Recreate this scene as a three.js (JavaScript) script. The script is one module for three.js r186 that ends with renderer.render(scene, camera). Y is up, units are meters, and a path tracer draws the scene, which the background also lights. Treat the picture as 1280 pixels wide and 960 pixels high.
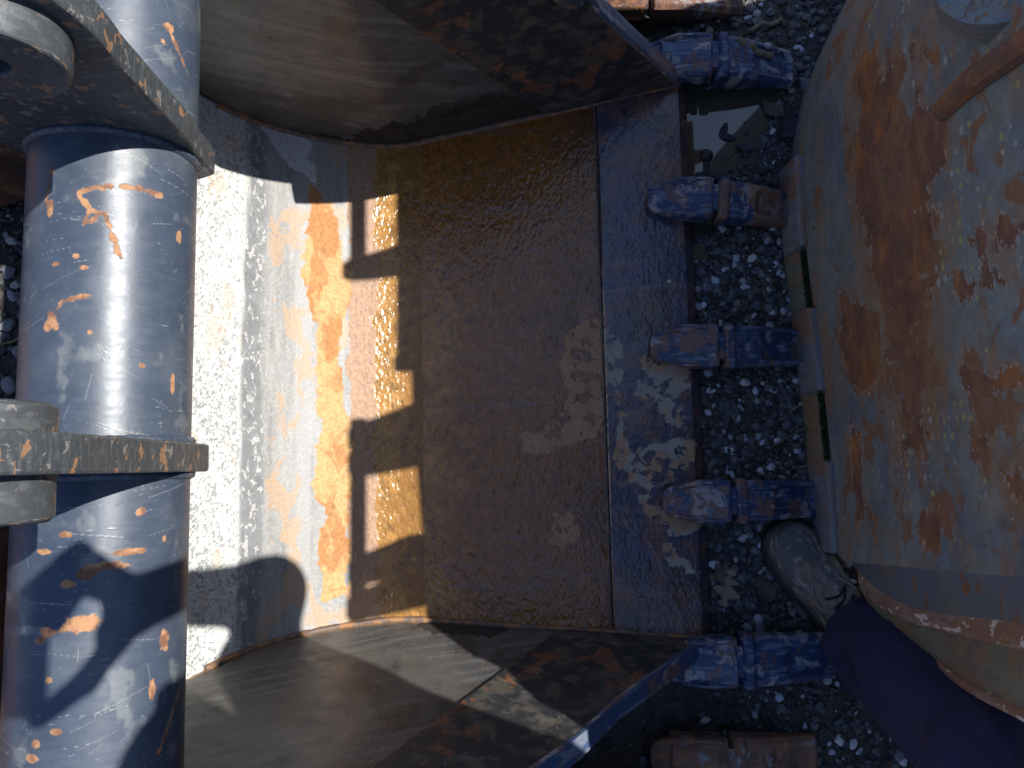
import * as THREE from 'three';
import { mergeGeometries, mergeVertices } from 'three/addons/utils/BufferGeometryUtils.js';
import { FontLoader } from 'three/addons/loaders/FontLoader.js';
import { TextGeometry } from 'three/addons/geometries/TextGeometry.js';

// ------------------------------------------------------------------ camera, sky, sun, exposure
const scene = new THREE.Scene();
const F = 967, H = 1.35, TILT = 6 * Math.PI / 180, ROLL = 1.18 * Math.PI / 180;
const camera = new THREE.PerspectiveCamera(2 * Math.atan(480 / F) * 180 / Math.PI, 4 / 3, 0.01, 1000);
const cF = new THREE.Vector3(0, -Math.cos(TILT), -Math.sin(TILT));
const cU0 = new THREE.Vector3(0, Math.sin(TILT), -Math.cos(TILT)), cR0 = new THREE.Vector3(1, 0, 0);
const cUp = cU0.clone().multiplyScalar(Math.cos(ROLL)).addScaledVector(cR0, Math.sin(ROLL));
const cRt = cR0.clone().multiplyScalar(Math.cos(ROLL)).addScaledVector(cU0, -Math.sin(ROLL));
camera.position.set(0, H, 0);
camera.up.copy(cUp);
camera.lookAt(camera.position.clone().add(cF));
scene.add(camera);

const renderer = new THREE.WebGLRenderer({ antialias: true });
renderer.setSize(1024, 768);
renderer.toneMapping = THREE.LinearToneMapping;
renderer.toneMappingExposure = 1.5;
renderer.shadowMap.enabled = true;

const SUN = new THREE.Vector3(0.70, 1, -0.26).normalize();
{
  const W = 512, Hh = 256, d = new Float32Array(W * Hh * 4), v = new THREE.Vector3();
  for (let j = 0; j < Hh; j++) for (let i = 0; i < W; i++) {
    const th = ((j + 0.5) / Hh - 0.5) * Math.PI, ph = ((i + 0.5) / W - 0.5) * 2 * Math.PI;
    v.set(Math.cos(th) * Math.cos(ph), Math.sin(th), Math.cos(th) * Math.sin(ph));
    const e = Math.max(0, v.y), hz = Math.pow(1 - e, 3.2), g = Math.max(0, v.dot(SUN));
    const gl = 0.34 * Math.pow(g, 8) + 0.35 * Math.pow(g, 60);       // air glow round the sun
    const k = (j * W + i) * 4;
    d[k] = 0.085 + 0.24 * hz + gl * 0.75; d[k + 1] = 0.155 + 0.22 * hz + gl * 0.88; d[k + 2] = 0.345 + 0.13 * hz + gl; d[k + 3] = 1;
    if (v.y < 0) { d[k] = 0.16; d[k + 1] = 0.15; d[k + 2] = 0.13; }
  }
  const t = new THREE.DataTexture(d, W, Hh, THREE.RGBAFormat, THREE.FloatType);
  t.mapping = THREE.EquirectangularReflectionMapping; t.magFilter = THREE.LinearFilter; t.minFilter = THREE.LinearFilter;
  t.wrapS = THREE.RepeatWrapping; t.needsUpdate = true;
  scene.background = t; scene.environment = t;
}
const sun = new THREE.DirectionalLight(new THREE.Color(1, 0.965, 0.91), 5);
sun.position.copy(SUN).multiplyScalar(12); sun.target.position.set(0, 0, 0);
sun.castShadow = true; sun.shadow.radius = 1; sun.shadow.mapSize.set(4096, 4096);
Object.assign(sun.shadow.camera, { left: -3, right: 3, top: 3, bottom: -3, near: 1, far: 30 });
scene.add(sun, sun.target);

// ------------------------------------------------------------------ helpers
const V3 = (x, y, z) => new THREE.Vector3(x, y, z);
const GND = 0.02;
function pix(px, py, h) {           // the point at height h seen in this pixel of the 1280 x 960 photograph
  const d = cF.clone().addScaledVector(cRt, (px - 640) / F).addScaledVector(cUp, -(py - 480) / F);
  return d.multiplyScalar((h - H) / d.y).add(camera.position);
}
function rng(seed) { let a = seed >>> 0; return () => { a = (a + 0x6D2B79F5) | 0; let t = Math.imul(a ^ (a >>> 15), 1 | a); t = (t + Math.imul(t ^ (t >>> 7), 61 | t)) ^ t; return ((t ^ (t >>> 14)) >>> 0) / 4294967296; }; }
const TAB = new Float32Array(65536); { const r = rng(77); for (let i = 0; i < 65536; i++) TAB[i] = r(); }
function vn(x, y, s = 0) {
  const ix = Math.floor(x), iy = Math.floor(y); let fx = x - ix, fy = y - iy; fx = fx * fx * (3 - 2 * fx); fy = fy * fy * (3 - 2 * fy);
  const a = Math.imul(ix, 73856093), a1 = Math.imul(ix + 1, 73856093), b = Math.imul(iy, 19349663) ^ Math.imul(s, 83492791), b1 = Math.imul(iy + 1, 19349663) ^ Math.imul(s, 83492791);
  const h0 = a ^ b, h1 = a1 ^ b, h2 = a ^ b1, h3 = a1 ^ b1;
  const p = TAB[(h0 ^ (h0 >>> 13)) & 65535], r = TAB[(h1 ^ (h1 >>> 13)) & 65535], t = TAB[(h2 ^ (h2 >>> 13)) & 65535], w = TAB[(h3 ^ (h3 >>> 13)) & 65535];
  return (p + (r - p) * fx) * (1 - fy) + (t + (w - t) * fx) * fy;
}
function fbm(x, y, o = 4, s = 0) { let v = 0, a = 0.5, n = 0; for (let i = 0; i < o; i++) { v += a * vn(x, y, s + i * 7); n += a; x = x * 2.03 + 13.1; y = y * 2.03 + 5.7; a *= 0.5; } return v / n; }
function rag(x, y, s = 0, o = 5) { // ragged noise: rough, slightly warped
  const wx = vn(x * 2.1, y * 2.1, s + 901) - 0.5, wy = vn(x * 2.1 + 9.2, y * 2.1, s + 903) - 0.5; x += wx * 0.5; y += wy * 0.5;
  let v = 0, a = 0.5, n = 0; for (let i = 0; i < o; i++) { v += a * vn(x, y, s + i * 7); n += a; const t = x * 1.62 - y * 1.22; y = x * 1.22 + y * 1.62; x = t + 7.3; a *= 0.62; } return v / n; }
const clamp = (x, a = 0, b = 1) => x < a ? a : x > b ? b : x;
const sm = (a, b, x) => { const t = clamp((x - a) / (b - a)); return t * t * (3 - 2 * t); };
const lerp = (a, b, t) => a + (b - a) * t;
const L1 = c => { c /= 255; return c <= 0.04045 ? c / 12.92 : Math.pow((c + 0.055) / 1.055, 2.4); };
const enc = new Uint8Array(4097); for (let i = 0; i <= 4096; i++) { const c = i / 4096; enc[i] = Math.round(255 * (c <= 0.0031308 ? c * 12.92 : 1.055 * Math.pow(c, 1 / 2.4) - 0.055)); }
// o: r,g,b linear base colour; k roughness; h relief 0..1; m metalness
class Px { set(r, g, b) { this.r = r; this.g = g; this.b = b; return this; }
  mix(c, t) { if (t <= 0) return this; if (t > 1) t = 1; this.r += (c[0] - this.r) * t; this.g += (c[1] - this.g) * t; this.b += (c[2] - this.b) * t; return this; }
  mul(f) { this.r *= f; this.g *= f; this.b *= f; return this; } }
function surf(w, h, fn, bumpScale, extra = {}) {
  const c = new Uint8Array(w * h * 4), r = new Uint8Array(w * h * 4), b = new Uint8Array(w * h * 4), o = new Px();
  for (let j = 0; j < h; j++) for (let i = 0; i < w; i++) {
    o.k = 0.6; o.h = 0.5; o.m = 0; fn((i + 0.5) / w, (j + 0.5) / h, o); const k = (j * w + i) * 4;
    c[k] = enc[clamp(o.r) * 4096 | 0]; c[k + 1] = enc[clamp(o.g) * 4096 | 0]; c[k + 2] = enc[clamp(o.b) * 4096 | 0]; c[k + 3] = 255;
    r[k] = 255; r[k + 1] = clamp(o.k) * 255; r[k + 2] = clamp(o.m) * 255; r[k + 3] = 255;
    const q = clamp(o.h) * 255; b[k] = b[k + 1] = b[k + 2] = q; b[k + 3] = 255;
  }
  const T = (a, s) => { const t = new THREE.DataTexture(a, w, h, THREE.RGBAFormat); t.magFilter = THREE.LinearFilter; t.minFilter = THREE.LinearMipmapLinearFilter; t.generateMipmaps = true; t.wrapS = t.wrapT = THREE.RepeatWrapping; if (s) t.colorSpace = THREE.SRGBColorSpace; t.needsUpdate = true; return t; };
  const rt = T(r);
  return new THREE.MeshPhysicalMaterial(Object.assign({ color: 0xffffff, map: T(c, true), roughness: 1, roughnessMap: rt, metalness: 0, bumpMap: T(b), bumpScale, side: THREE.DoubleSide }, extra));
}
function inPoly(P, x, y) {          // signed distance, positive inside
  let d = 1e9, ins = false;
  for (let i = 0, j = P.length - 1; i < P.length; j = i++) {
    const [x1, y1] = P[i], [x2, y2] = P[j];
    const ex = x2 - x1, ey = y2 - y1, wx = x - x1, wy = y - y1, t = clamp((wx * ex + wy * ey) / (ex * ex + ey * ey));
    const dx = wx - ex * t, dy = wy - ey * t; d = Math.min(d, dx * dx + dy * dy);
    if ((y1 > y) !== (y2 > y) && x < (x2 - x1) * (y - y1) / (y2 - y1) + x1) ins = !ins;
  }
  return (ins ? 1 : -1) * Math.sqrt(d);
}
const segD = (x, y, a, b) => { const ex = b[0] - a[0], ey = b[1] - a[1], t = clamp(((x - a[0]) * ex + (y - a[1]) * ey) / (ex * ex + ey * ey)); return Math.hypot(x - a[0] - ex * t, y - a[1] - ey * t); };
const pl = (P, t) => { for (let i = 1; i < P.length; i++) if (t <= P[i][0] || i === P.length - 1) return lerp(P[i - 1][1], P[i][1], clamp((t - P[i - 1][0]) / (P[i][0] - P[i - 1][0]))); };
function grid(nu, nv, fn, uvf) {    // fn(u,v) -> [x,y,z]
  const g = new THREE.BufferGeometry(), p = [], uv = [], ix = [];
  for (let j = 0; j <= nv; j++) for (let i = 0; i <= nu; i++) { const u = i / nu, v = j / nv; p.push(...fn(u, v)); uv.push(...(uvf ? uvf(u, v) : [u, v])); }
  for (let j = 0; j < nv; j++) for (let i = 0; i < nu; i++) { const a = j * (nu + 1) + i, b = a + 1, c = a + nu + 1, d = c + 1; ix.push(a, b, c, b, d, c); }
  g.setAttribute('position', new THREE.Float32BufferAttribute(p, 3)); g.setAttribute('uv', new THREE.Float32BufferAttribute(uv, 2)); g.setIndex(ix); g.computeVertexNormals(); return g;
}
function slab(nu, nv, fn, th, uvf) { // a sheet with thickness: th is a vector [x,y,z] or a function
  const off = typeof th === 'function' ? th : () => th;
  const back = (u, v) => { const p = fn(u, v), t = off(u, v); return [p[0] + t[0], p[1] + t[1], p[2] + t[2]]; };
  const e = (f, g) => grid(1, 1, f, g);
  const edge = (n, par) => grid(n, 1, (s, t) => { const [u, v] = par(s); return t ? back(u, v) : fn(u, v); }, (s, t) => { const [u, v] = par(s); const q = uvf ? uvf(u, v) : [u, v]; return [q[0] + 0.012 * t, q[1] + 0.012 * t]; });
  return mergeGeometries([grid(nu, nv, fn, uvf), grid(nu, nv, back, uvf), edge(nu, s => [s, 0]), edge(nu, s => [s, 1]), edge(nv, s => [0, s]), edge(nv, s => [1, s])]);
}
function planarUV(g, ax, ay, sx, sy, ox = 0, oy = 0) { const p = g.attributes.position, uv = new Float32Array(p.count * 2), a = { x: 0, y: 1, z: 2 }; for (let i = 0; i < p.count; i++) { const q = [p.getX(i), p.getY(i), p.getZ(i)]; uv[2 * i] = (q[a[ax]] - ox) / sx; uv[2 * i + 1] = (q[a[ay]] - oy) / sy; } g.setAttribute('uv', new THREE.BufferAttribute(uv, 2)); return g; }
const used = {};
const numbered = n => { const k = used[n] = (used[n] ?? -1) + 1; return k ? n + '_' + String(k).padStart(3, '0') : n; };
function mesh(name, geo, mat, parent) { const m = new THREE.Mesh(geo, mat); m.name = parent ? name : numbered(name); m.castShadow = m.receiveShadow = true; (parent || scene).add(m); return m; }
function thing(name, label, category, group) { const g = new THREE.Group(); g.name = numbered(name); tag(g, label, category, group); scene.add(g); return g; }
function tag(o, label, category, group, kind) { if (label) o.userData.label = label; if (category) o.userData.category = category; if (group) o.userData.group = group; if (kind) o.userData.kind = kind; return o; }
function bead(pts, r, seed, n = 120, mat, parent, name = 'weld_bead') { // a rippled weld
  const cv = new THREE.CatmullRomCurve3(pts), g = new THREE.TubeGeometry(cv, n, r, 7, false), p = g.attributes.position, P = V3();
  for (let i = 0; i <= n; i++) { const c = cv.getPointAt(i / n), f = 0.86 + 0.26 * vn(i * 0.35, seed) + 0.05 * Math.sin(i * 1.3); for (let k = 0; k <= 7; k++) { const q = i * 8 + k; P.fromBufferAttribute(p, q).sub(c).multiplyScalar(f).add(c); p.setXYZ(q, P.x, P.y, P.z); } }
  g.computeVertexNormals(); const uv = g.attributes.uv; for (let i = 0; i < uv.count; i++) uv.setXY(i, uv.getX(i) * 3, uv.getY(i) * 0.1);
  return mesh(name, g, mat, parent);
}

// ------------------------------------------------------------------ main bucket: dimensions
const FY = 0.055, RB = 0.33, XC = -0.15, YC = FY + RB, LIPX = 0.155, LIPE = 0.300;
const baseT = x => -0.555 - 0.102 * clamp((x + 0.19) / 0.49), baseB = x => 0.247 + 0.041 * clamp((x + 0.19) / 0.49);
const zT = (x, h) => baseT(x) + 0.0 * (h - 0.06), zB = (x, h) => baseB(x) + 0.18 * (h - 0.06);
const ARC = RB * Math.PI / 2, BACKL = ARC + 0.12;
const backAt = s => s < ARC ? [XC - RB * Math.sin(s / RB), YC - RB * Math.cos(s / RB)] : [XC - RB, YC + s - ARC];
function backHit(px, py) { // arc position and z where a pixel's ray meets the inside of the back plate
  let best = 0, bd = 1e9, bz = 0;
  for (let s = 0; s <= BACKL; s += 0.001) { const [x, y] = backAt(s), p = pix(px, py, y), e = Math.abs(p.x - x); if (e < bd) { bd = e; best = s; bz = p.z; } }
  return [best, bz];
}
const RIM = [[0.300, 0.062], [0.13, 0.285], [0.07, 0.385], [0, 0.475], [-0.1, 0.56], [-0.22, 0.62], [-0.36, 0.655], [-0.48, 0.64]];
const RIMT = [[0.300, 0.062], [0.13, 0.34], [0.09, 0.44], [0.04, 0.50], [-0.06, 0.55], [-0.2, 0.57], [-0.36, 0.56], [-0.48, 0.53]];
const rimY = (R, x) => { for (let i = 1; i < R.length; i++) if (x >= R[i][0]) return lerp(R[i][1], R[i - 1][1], (x - R[i][0]) / (R[i - 1][0] - R[i][0])); return R[7][1]; };
const rimX = (R, h) => { for (let i = 1; i < 5; i++) if (h <= R[i][1]) return lerp(R[i - 1][0], R[i][0], (h - R[i - 1][1]) / (R[i][1] - R[i - 1][1])); return R[4][0]; };
const lowY = x => x > XC ? FY : YC - Math.sqrt(Math.max(0, RB * RB - (x - XC) * (x - XC)));
const fl = (list, h) => list.map(([a, b]) => { const p = pix(a, b, h); return [p.x, p.z]; });

// ------------------------------------------------------------------ materials of the main bucket
const RUST = [0.22, 0.085, 0.03], RUSTD = [0.09, 0.035, 0.018], ORANGE = [0.52, 0.22, 0.06], MUD = [0.36, 0.245, 0.15], STEEL = [0.10, 0.11, 0.125];
const mudA = [
  fl([[740, 392], [756, 400], [756, 470], [750, 545], [722, 556], [690, 562], [660, 560], [654, 547], [692, 530], [706, 510], [710, 480], [704, 468], [712, 420]], FY),
  fl([[757, 420], [774, 432], [776, 520], [768, 565], [784, 604], [812, 606], [842, 590], [868, 572], [866, 556], [838, 548], [815, 560], [792, 562], [780, 545], [772, 500], [760, 470]], 0.06),
  fl([[806, 448], [858, 456], [860, 480], [848, 498], [858, 540], [832, 530], [812, 500], [796, 492]], 0.06),
  fl([[800, 622], [822, 640], [862, 650], [882, 652], [870, 662], [838, 660], [810, 648]], 0.06),
  fl([[832, 686], [858, 692], [866, 706], [840, 708]], 0.06),
  fl([[690, 652], [714, 640], [720, 660], [706, 684], [694, 676]], FY),
  fl([[716, 515], [730, 500], [742, 520], [728, 545], [712, 540]], FY),
];
function floorFn(x, z, o, lip) {
  const n1 = fbm(x * 9, z * 9, 4, 1), n2 = fbm(x * 38, z * 30, 4, 21), n3 = vn(x * 420, z * 420, 3), n4 = fbm(x * 150, z * 110, 3, 31);
  // mud film over brown steel, in patches; thickest towards the back
  const q = n1 * 0.55 + n2 * 0.35 + 0.2 * n4;
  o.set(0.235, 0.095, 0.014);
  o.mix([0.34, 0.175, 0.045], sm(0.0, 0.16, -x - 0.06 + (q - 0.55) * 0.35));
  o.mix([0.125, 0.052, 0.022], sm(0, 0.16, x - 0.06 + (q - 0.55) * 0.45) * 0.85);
  if (lip) { o.set(0.075, 0.054, 0.055).mix([0.042, 0.062, 0.115], sm(0.36, 0.68, n1 + 0.35 * (n2 - 0.5)) * 0.7); o.mix([0.17, 0.085, 0.06], sm(0.48, 0.75, n2 + 0.2 * n4 - 0.08) * 0.8); }
  // rust blooms
  const rb = fbm(x * 22, z * 22, 5, 41);
  o.mix([0.24, 0.095, 0.028], sm(0.50, 0.72, rb) * (lip ? 0.3 : 0.55) * (0.5 + n4));
  o.mix([0.030, 0.020, 0.018], sm(0.54, 0.76, rag(x * 120, z * 90, 51)) * 0.4);
  o.mul(0.74 + 0.52 * n4); o.mul(0.9 + 0.2 * n3);
  { const gg = fbm(x * 5, z * 150, 4, 111); o.mix([0.16, 0.13, 0.11], sm(0.66, 0.74, gg) * 0.35); }
  o.k = 0.09 + 0.16 * n2 + 0.05 * n3; o.h = 0.5 + 0.30 * (fbm(x * 70, z * 45, 3, 61) - 0.5) + 0.42 * (fbm(x * 230, z * 150, 3, 71) - 0.5) * (lip ? 0.7 : 1);
  // dried mud islands
  let d = -1; for (const P of mudA) d = Math.max(d, inPoly(P, x, z));
  const rg = rag(x * 40, z * 40, 81) - 0.5, hole = rag(x * 55, z * 55, 91);
  let m = sm(-0.0012, 0.0012, d + rg * 0.042 + 0.002) * (1 - sm(0.575, 0.61, hole));
  if (m > 0) { const t = fbm(x * 30, z * 30, 3, 101); o.mix(lip && t > 0.47 ? [0.36, 0.32, 0.25] : [0.42, 0.25, 0.14], m * 0.95); o.mul(1 - m * 0.25 * (n4 - 0.3)); o.k = lerp(o.k, 0.85, m); o.h += 0.10 * m; }
  // grit
  if (n3 > 0.985) { o.mix([0.5, 0.45, 0.38], 0.7); o.h += 0.25; } else if (vn(x * 330, z * 330, 9) > 0.985) o.mix([0.012, 0.01, 0.01], 0.8);
}
const FX0 = -0.16, FX1 = 0.32, FZ0 = -0.68, FZ1 = 0.32;
const M = {};
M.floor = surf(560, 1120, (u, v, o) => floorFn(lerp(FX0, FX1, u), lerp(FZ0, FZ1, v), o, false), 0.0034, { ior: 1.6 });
M.lip = surf(280, 1120, (u, v, o) => floorFn(lerp(0.14, 0.34, u), lerp(FZ0, FZ1, v), o, true), 0.0022, { ior: 1.6 });
{ // back plate: strips at the arc positions where the photograph shows them
  const S = [228, 303, 330, 372, 392, 436, 470, 520].map(p => backHit(p, 450)[0]);
  const crust = [[388, 235], [415, 262], [432, 318], [440, 345], [436, 380], [424, 420], [424, 470], [436, 520], [441, 560], [437, 640], [432, 700], [440, 745], [404, 748], [398, 700], [405, 640], [392, 600], [398, 540], [400, 470], [392, 400], [380, 350], [384, 290]].map(p => backHit(...p));
  const grit = [[305, 125], [345, 135], [372, 165], [390, 185], [392, 230], [365, 208], [340, 180]].map(p => backHit(...p));
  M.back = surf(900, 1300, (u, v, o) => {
    const s = u * BACKL, z = lerp(-0.68, 0.5, v);
    const w1 = (fbm(s * 26, z * 9, 4, 3) - 0.5) * 0.05, n = fbm(s * 60, z * 60, 4, 13), f = vn(s * 600, z * 600, 5), st = fbm(s * 90, z * 7, 4, 23), g = fbm(s * 260, z * 260, 3, 33);
    const q = s + w1 * 0.35;
    o.set(0.36, 0.185, 0.048).mul(0.6 + 0.4 * n + 0.4 * g);                           // wet ochre mud
    o.k = 0.14 + 0.18 * n; o.h = 0.5 + 0.46 * (fbm(s * 70, z * 45, 3, 61) - 0.5) + 0.62 * (fbm(s * 230, z * 150, 3, 71) - 0.5);
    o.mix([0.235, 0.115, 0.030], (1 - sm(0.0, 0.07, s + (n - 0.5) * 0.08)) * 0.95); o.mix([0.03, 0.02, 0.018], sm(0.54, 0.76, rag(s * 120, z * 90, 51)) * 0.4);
    let t = sm(-0.003, 0.003, q - S[6] + (n - 0.5) * 0.03); o.mix([0.34, 0.21, 0.14], t * 0.85); o.mul(1 + t * 0.5 * (g - 0.5)); o.k = lerp(o.k, 0.6, t); // pinkish silt
    t = sm(-0.0008, 0.0008, s - S[5] + (fbm(z * 30, s * 18, 4, 43) - 0.5) * 0.022); o.mix([0.27, 0.265, 0.255], t); o.k = lerp(o.k, 0.55, t); o.h = lerp(o.h, 0.5 + 0.25 * (g - 0.5), t); // worn grey paint
    o.mul(1 + t * (0.55 * (fbm(s * 120, z * 14, 4, 45) - 0.5) + 0.35 * (g - 0.5))); if (f > 0.94) o.mix([0.6, 0.56, 0.5], t * 0.6); else if (vn(s * 330, z * 330, 47) > 0.93) o.mix([0.45, 0.27, 0.14], t * 0.7);
    const lane = sm(S[4] - 0.004, S[4] + 0.004, q) * (1 - sm(S[3], S[3] + 0.008, q)); o.mix([0.33, 0.325, 0.315], lane * 0.7);
    // rusty splashes in the grey
    const sp = rag(s * 28, z * 17, 53), near = 1 - sm(S[5], S[2] + 0.02, s);
    t = t * sm(0.575, 0.67, sp + 0.07 * near) * (0.45 + 0.55 * f); o.mix([0.44, 0.27, 0.14], t * 0.85);
    // ochre crust
    const cd = inPoly(crust, s, z) + (rag(s * 50, z * 40, 63) - 0.5) * 0.034; t = sm(-0.0015, 0.0015, cd);
    if (t > 0) { const c = sm(0.44, 0.60, rag(s * 30, z * 18, 73)); o.mix([lerp(0.56, 0.44, c), lerp(0.335, 0.20, c), lerp(0.145, 0.070, c)], t * 0.95); o.mul(1 - t * 0.6 * (g - 0.4)); o.k = lerp(o.k, 0.92, t); o.h += 0.12 * t; }
    // dark band of paint with bright specks
    t = sm(-0.008, 0.008, s + w1 * 0.1 - S[2] + (st - 0.5) * 0.03); o.mix([0.19, 0.195, 0.20], t); if (t > 0) { o.k = lerp(o.k, 0.5, t); const c = rag(s * 170, z * 110, 83, 4); o.mix([0.42, 0.41, 0.39], t * sm(0.61, 0.66, c)); o.mul(1 + t * 0.5 * (fbm(s * 60, z * 60, 3, 85) - 0.5)); }
    // white-worn, pitted upper band
    t = sm(-0.008, 0.008, s + w1 * 0.2 - S[1] + (st - 0.5) * 0.02);
    if (t > 0) { const c = rag(s * 240, z * 260, 93, 4), c2 = fbm(s * 30, z * 22, 3, 97); o.mix([0.56, 0.565, 0.54], t); o.mul(1 + t * 0.3 * (fbm(s * 90, z * 90, 3, 99) - 0.5)); o.mix([0.20, 0.21, 0.21], t * sm(0.56, 0.68, c + 0.22 * (c2 - 0.5)) * 0.75); if (sp > 0.66) o.mix([0.55, 0.42, 0.3], t * 0.5); o.k = lerp(o.k, 0.6, t); o.h = lerp(o.h, 0.62 - 0.5 * sm(0.50, 0.62, c), t); }
    // grit smear near the far side
    t = sm(-0.002, 0.002, inPoly(grit, s, z) + (n - 0.5) * 0.03); if (t > 0) { o.mix([0.55, 0.54, 0.52], t * (f > 0.35 ? 0.95 : 0.5)); o.k = 0.9; }
    o.mul(0.92 + 0.16 * f);
  }, 0.0022);
}
function wallFn(x, h, o, far, seed) {
  const n = fbm(x * 14, h * 14, 4, seed), d = fbm(x * 50, h * 50, 4, seed + 3), f = vn(x * 520, h * 520, seed + 5);
  const along = fbm((x * 0.5 + h) * 95, (x - h * 0.5) * 6, 6, seed + 7), gr = vn(x * 300, h * 300, seed + 21);       // scour marks along the digging direction
  o.set(0.170, 0.170, 0.165); o.mix([0.34, 0.335, 0.32], sm(0.48, 0.74, along) * 0.6); o.mix([0.075, 0.062, 0.05], sm(0.52, 0.66, n) * 0.6);
  o.mix([0.14, 0.10, 0.07], sm(0.58, 0.74, d) * 0.35); o.mul(0.72 + 0.4 * d + 0.16 * gr); o.k = 0.34 + 0.28 * d; o.h = 0.5 + 0.4 * (d - 0.5) + 0.1 * (f - 0.5);
  if (f > 0.93) { o.mix([0.6, 0.57, 0.52], 0.75); o.h += 0.2; } else if (vn(x * 210, h * 210, seed + 9) > 0.94) o.mix([0.02, 0.018, 0.018], 0.8);
  if (!far) { const c = fbm(x * 22, h * 8, 3, seed + 31); o.mix([0.27, 0.25, 0.225], sm(0.35, 0.6, c) * 0.6); }
  o.mul(0.50);
  // black tarry sludge along the foot of the wall, with hairy upper edge
  const hair = fbm(x * 190, h * 26, 3, seed + 11) * 0.024 + fbm(x * 26, 3, 4, seed + 12) * 0.10;
  const top = far ? pl([[-0.5, 0], [-0.30, 0.0], [-0.22, 0.05], [-0.12, 0.125], [0.02, 0.12], [0.14, 0.055], [0.3, 0.03]], x) : pl([[-0.5, 0], [-0.22, -0.05], [-0.17, 0.0], [-0.12, 0.03], [-0.06, 0.03], [0.0, 0.0], [0.03, -0.06], [0.3, -0.06]], x);
  const e = (h - lowY(x)) - (top + hair - 0.062), t = 1 - sm(-0.002, 0.002, e);
  if (t > 0) { o.mix([0.032 * (0.5 + d), 0.026 * (0.5 + d), 0.021 * (0.5 + d)], t); o.k = lerp(o.k, 0.85, t); o.h += t * (0.18 + 0.3 * (d - 0.5)); }
  // ochre silt where the wall leaves the floor
  if (!far) o.mix([0.50, 0.30, 0.13], (1 - sm(0.0, 0.022, h - lowY(x) + (d - 0.5) * 0.02)) * 0.8 * (1 - sm(-0.02, 0.0, x + 0.15)));
}
M.wallT = surf(720, 616, (u, v, o) => wallFn(lerp(-0.5, 0.32, u), lerp(0, 0.7, v), o, true, 200), 0.002);
M.wallB = surf(720, 616, (u, v, o) => wallFn(lerp(-0.5, 0.32, u), lerp(0, 0.7, v), o, false, 300), 0.002);
function darkPlate(seed, w = 600, h = 600) {
  return surf(w, h, (u, v, o) => {
    const x = u * 0.8, y = v * 0.7, n = fbm(x * 12, y * 12, 4, seed), d = fbm(x * 42, y * 42, 5, seed + 3), f = vn(x * 500, y * 500, seed);
    o.set(0.030, 0.031, 0.034); o.mix([0.095, 0.082, 0.062], sm(0.48, 0.66, d) * 0.75); { const rg = rag(x * 14, y * 14, seed + 13); const t = sm(0.615, 0.67, rg); o.mix([lerp(0.13, 0.24, d), lerp(0.055, 0.10, d), 0.04], t * (0.55 + 0.45 * f)); } o.mix([0.13, 0.12, 0.105], sm(0.58, 0.72, rag(x * 45, y * 45, seed + 9)) * 0.5);
    o.mul(0.8 + 0.4 * f); o.k = 0.42 + 0.35 * d; o.h = 0.5 + 0.5 * (d - 0.5); if (f > 0.975) o.mix([0.4, 0.38, 0.34], 0.6);
  }, 0.0022);
}
M.cutter = darkPlate(400);
M.edge = surf(512, 512, (u, v, o) => { // navy paint, scraped edges
  const d = fbm(u * 18, v * 18, 5, 501), n = fbm(u * 7, v * 7, 4, 511), f = vn(u * 300, v * 300, 5), sc = fbm(u * 9 + v * 3, v * 90, 3, 521);
  o.set(0.045, 0.078, 0.155); o.mix([0.19, 0.21, 0.25], sm(0.54, 0.66, sc) * 0.7); { const rg = rag(u * 12, v * 12, 531); o.mix([lerp(0.12, 0.25, f), lerp(0.07, 0.14, f), 0.085], sm(0.53, 0.60, rg) * 0.85); o.mix([0.34, 0.32, 0.31], sm(0.61, 0.66, rag(u * 17, v * 17, 541)) * 0.8); } o.mul(0.75 + 0.5 * f * 0.6 + 0.1);
  o.k = 0.34 + 0.35 * d; o.h = 0.5 + 0.6 * (d - 0.5);
}, 0.002, { ior: 1.55 });
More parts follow.
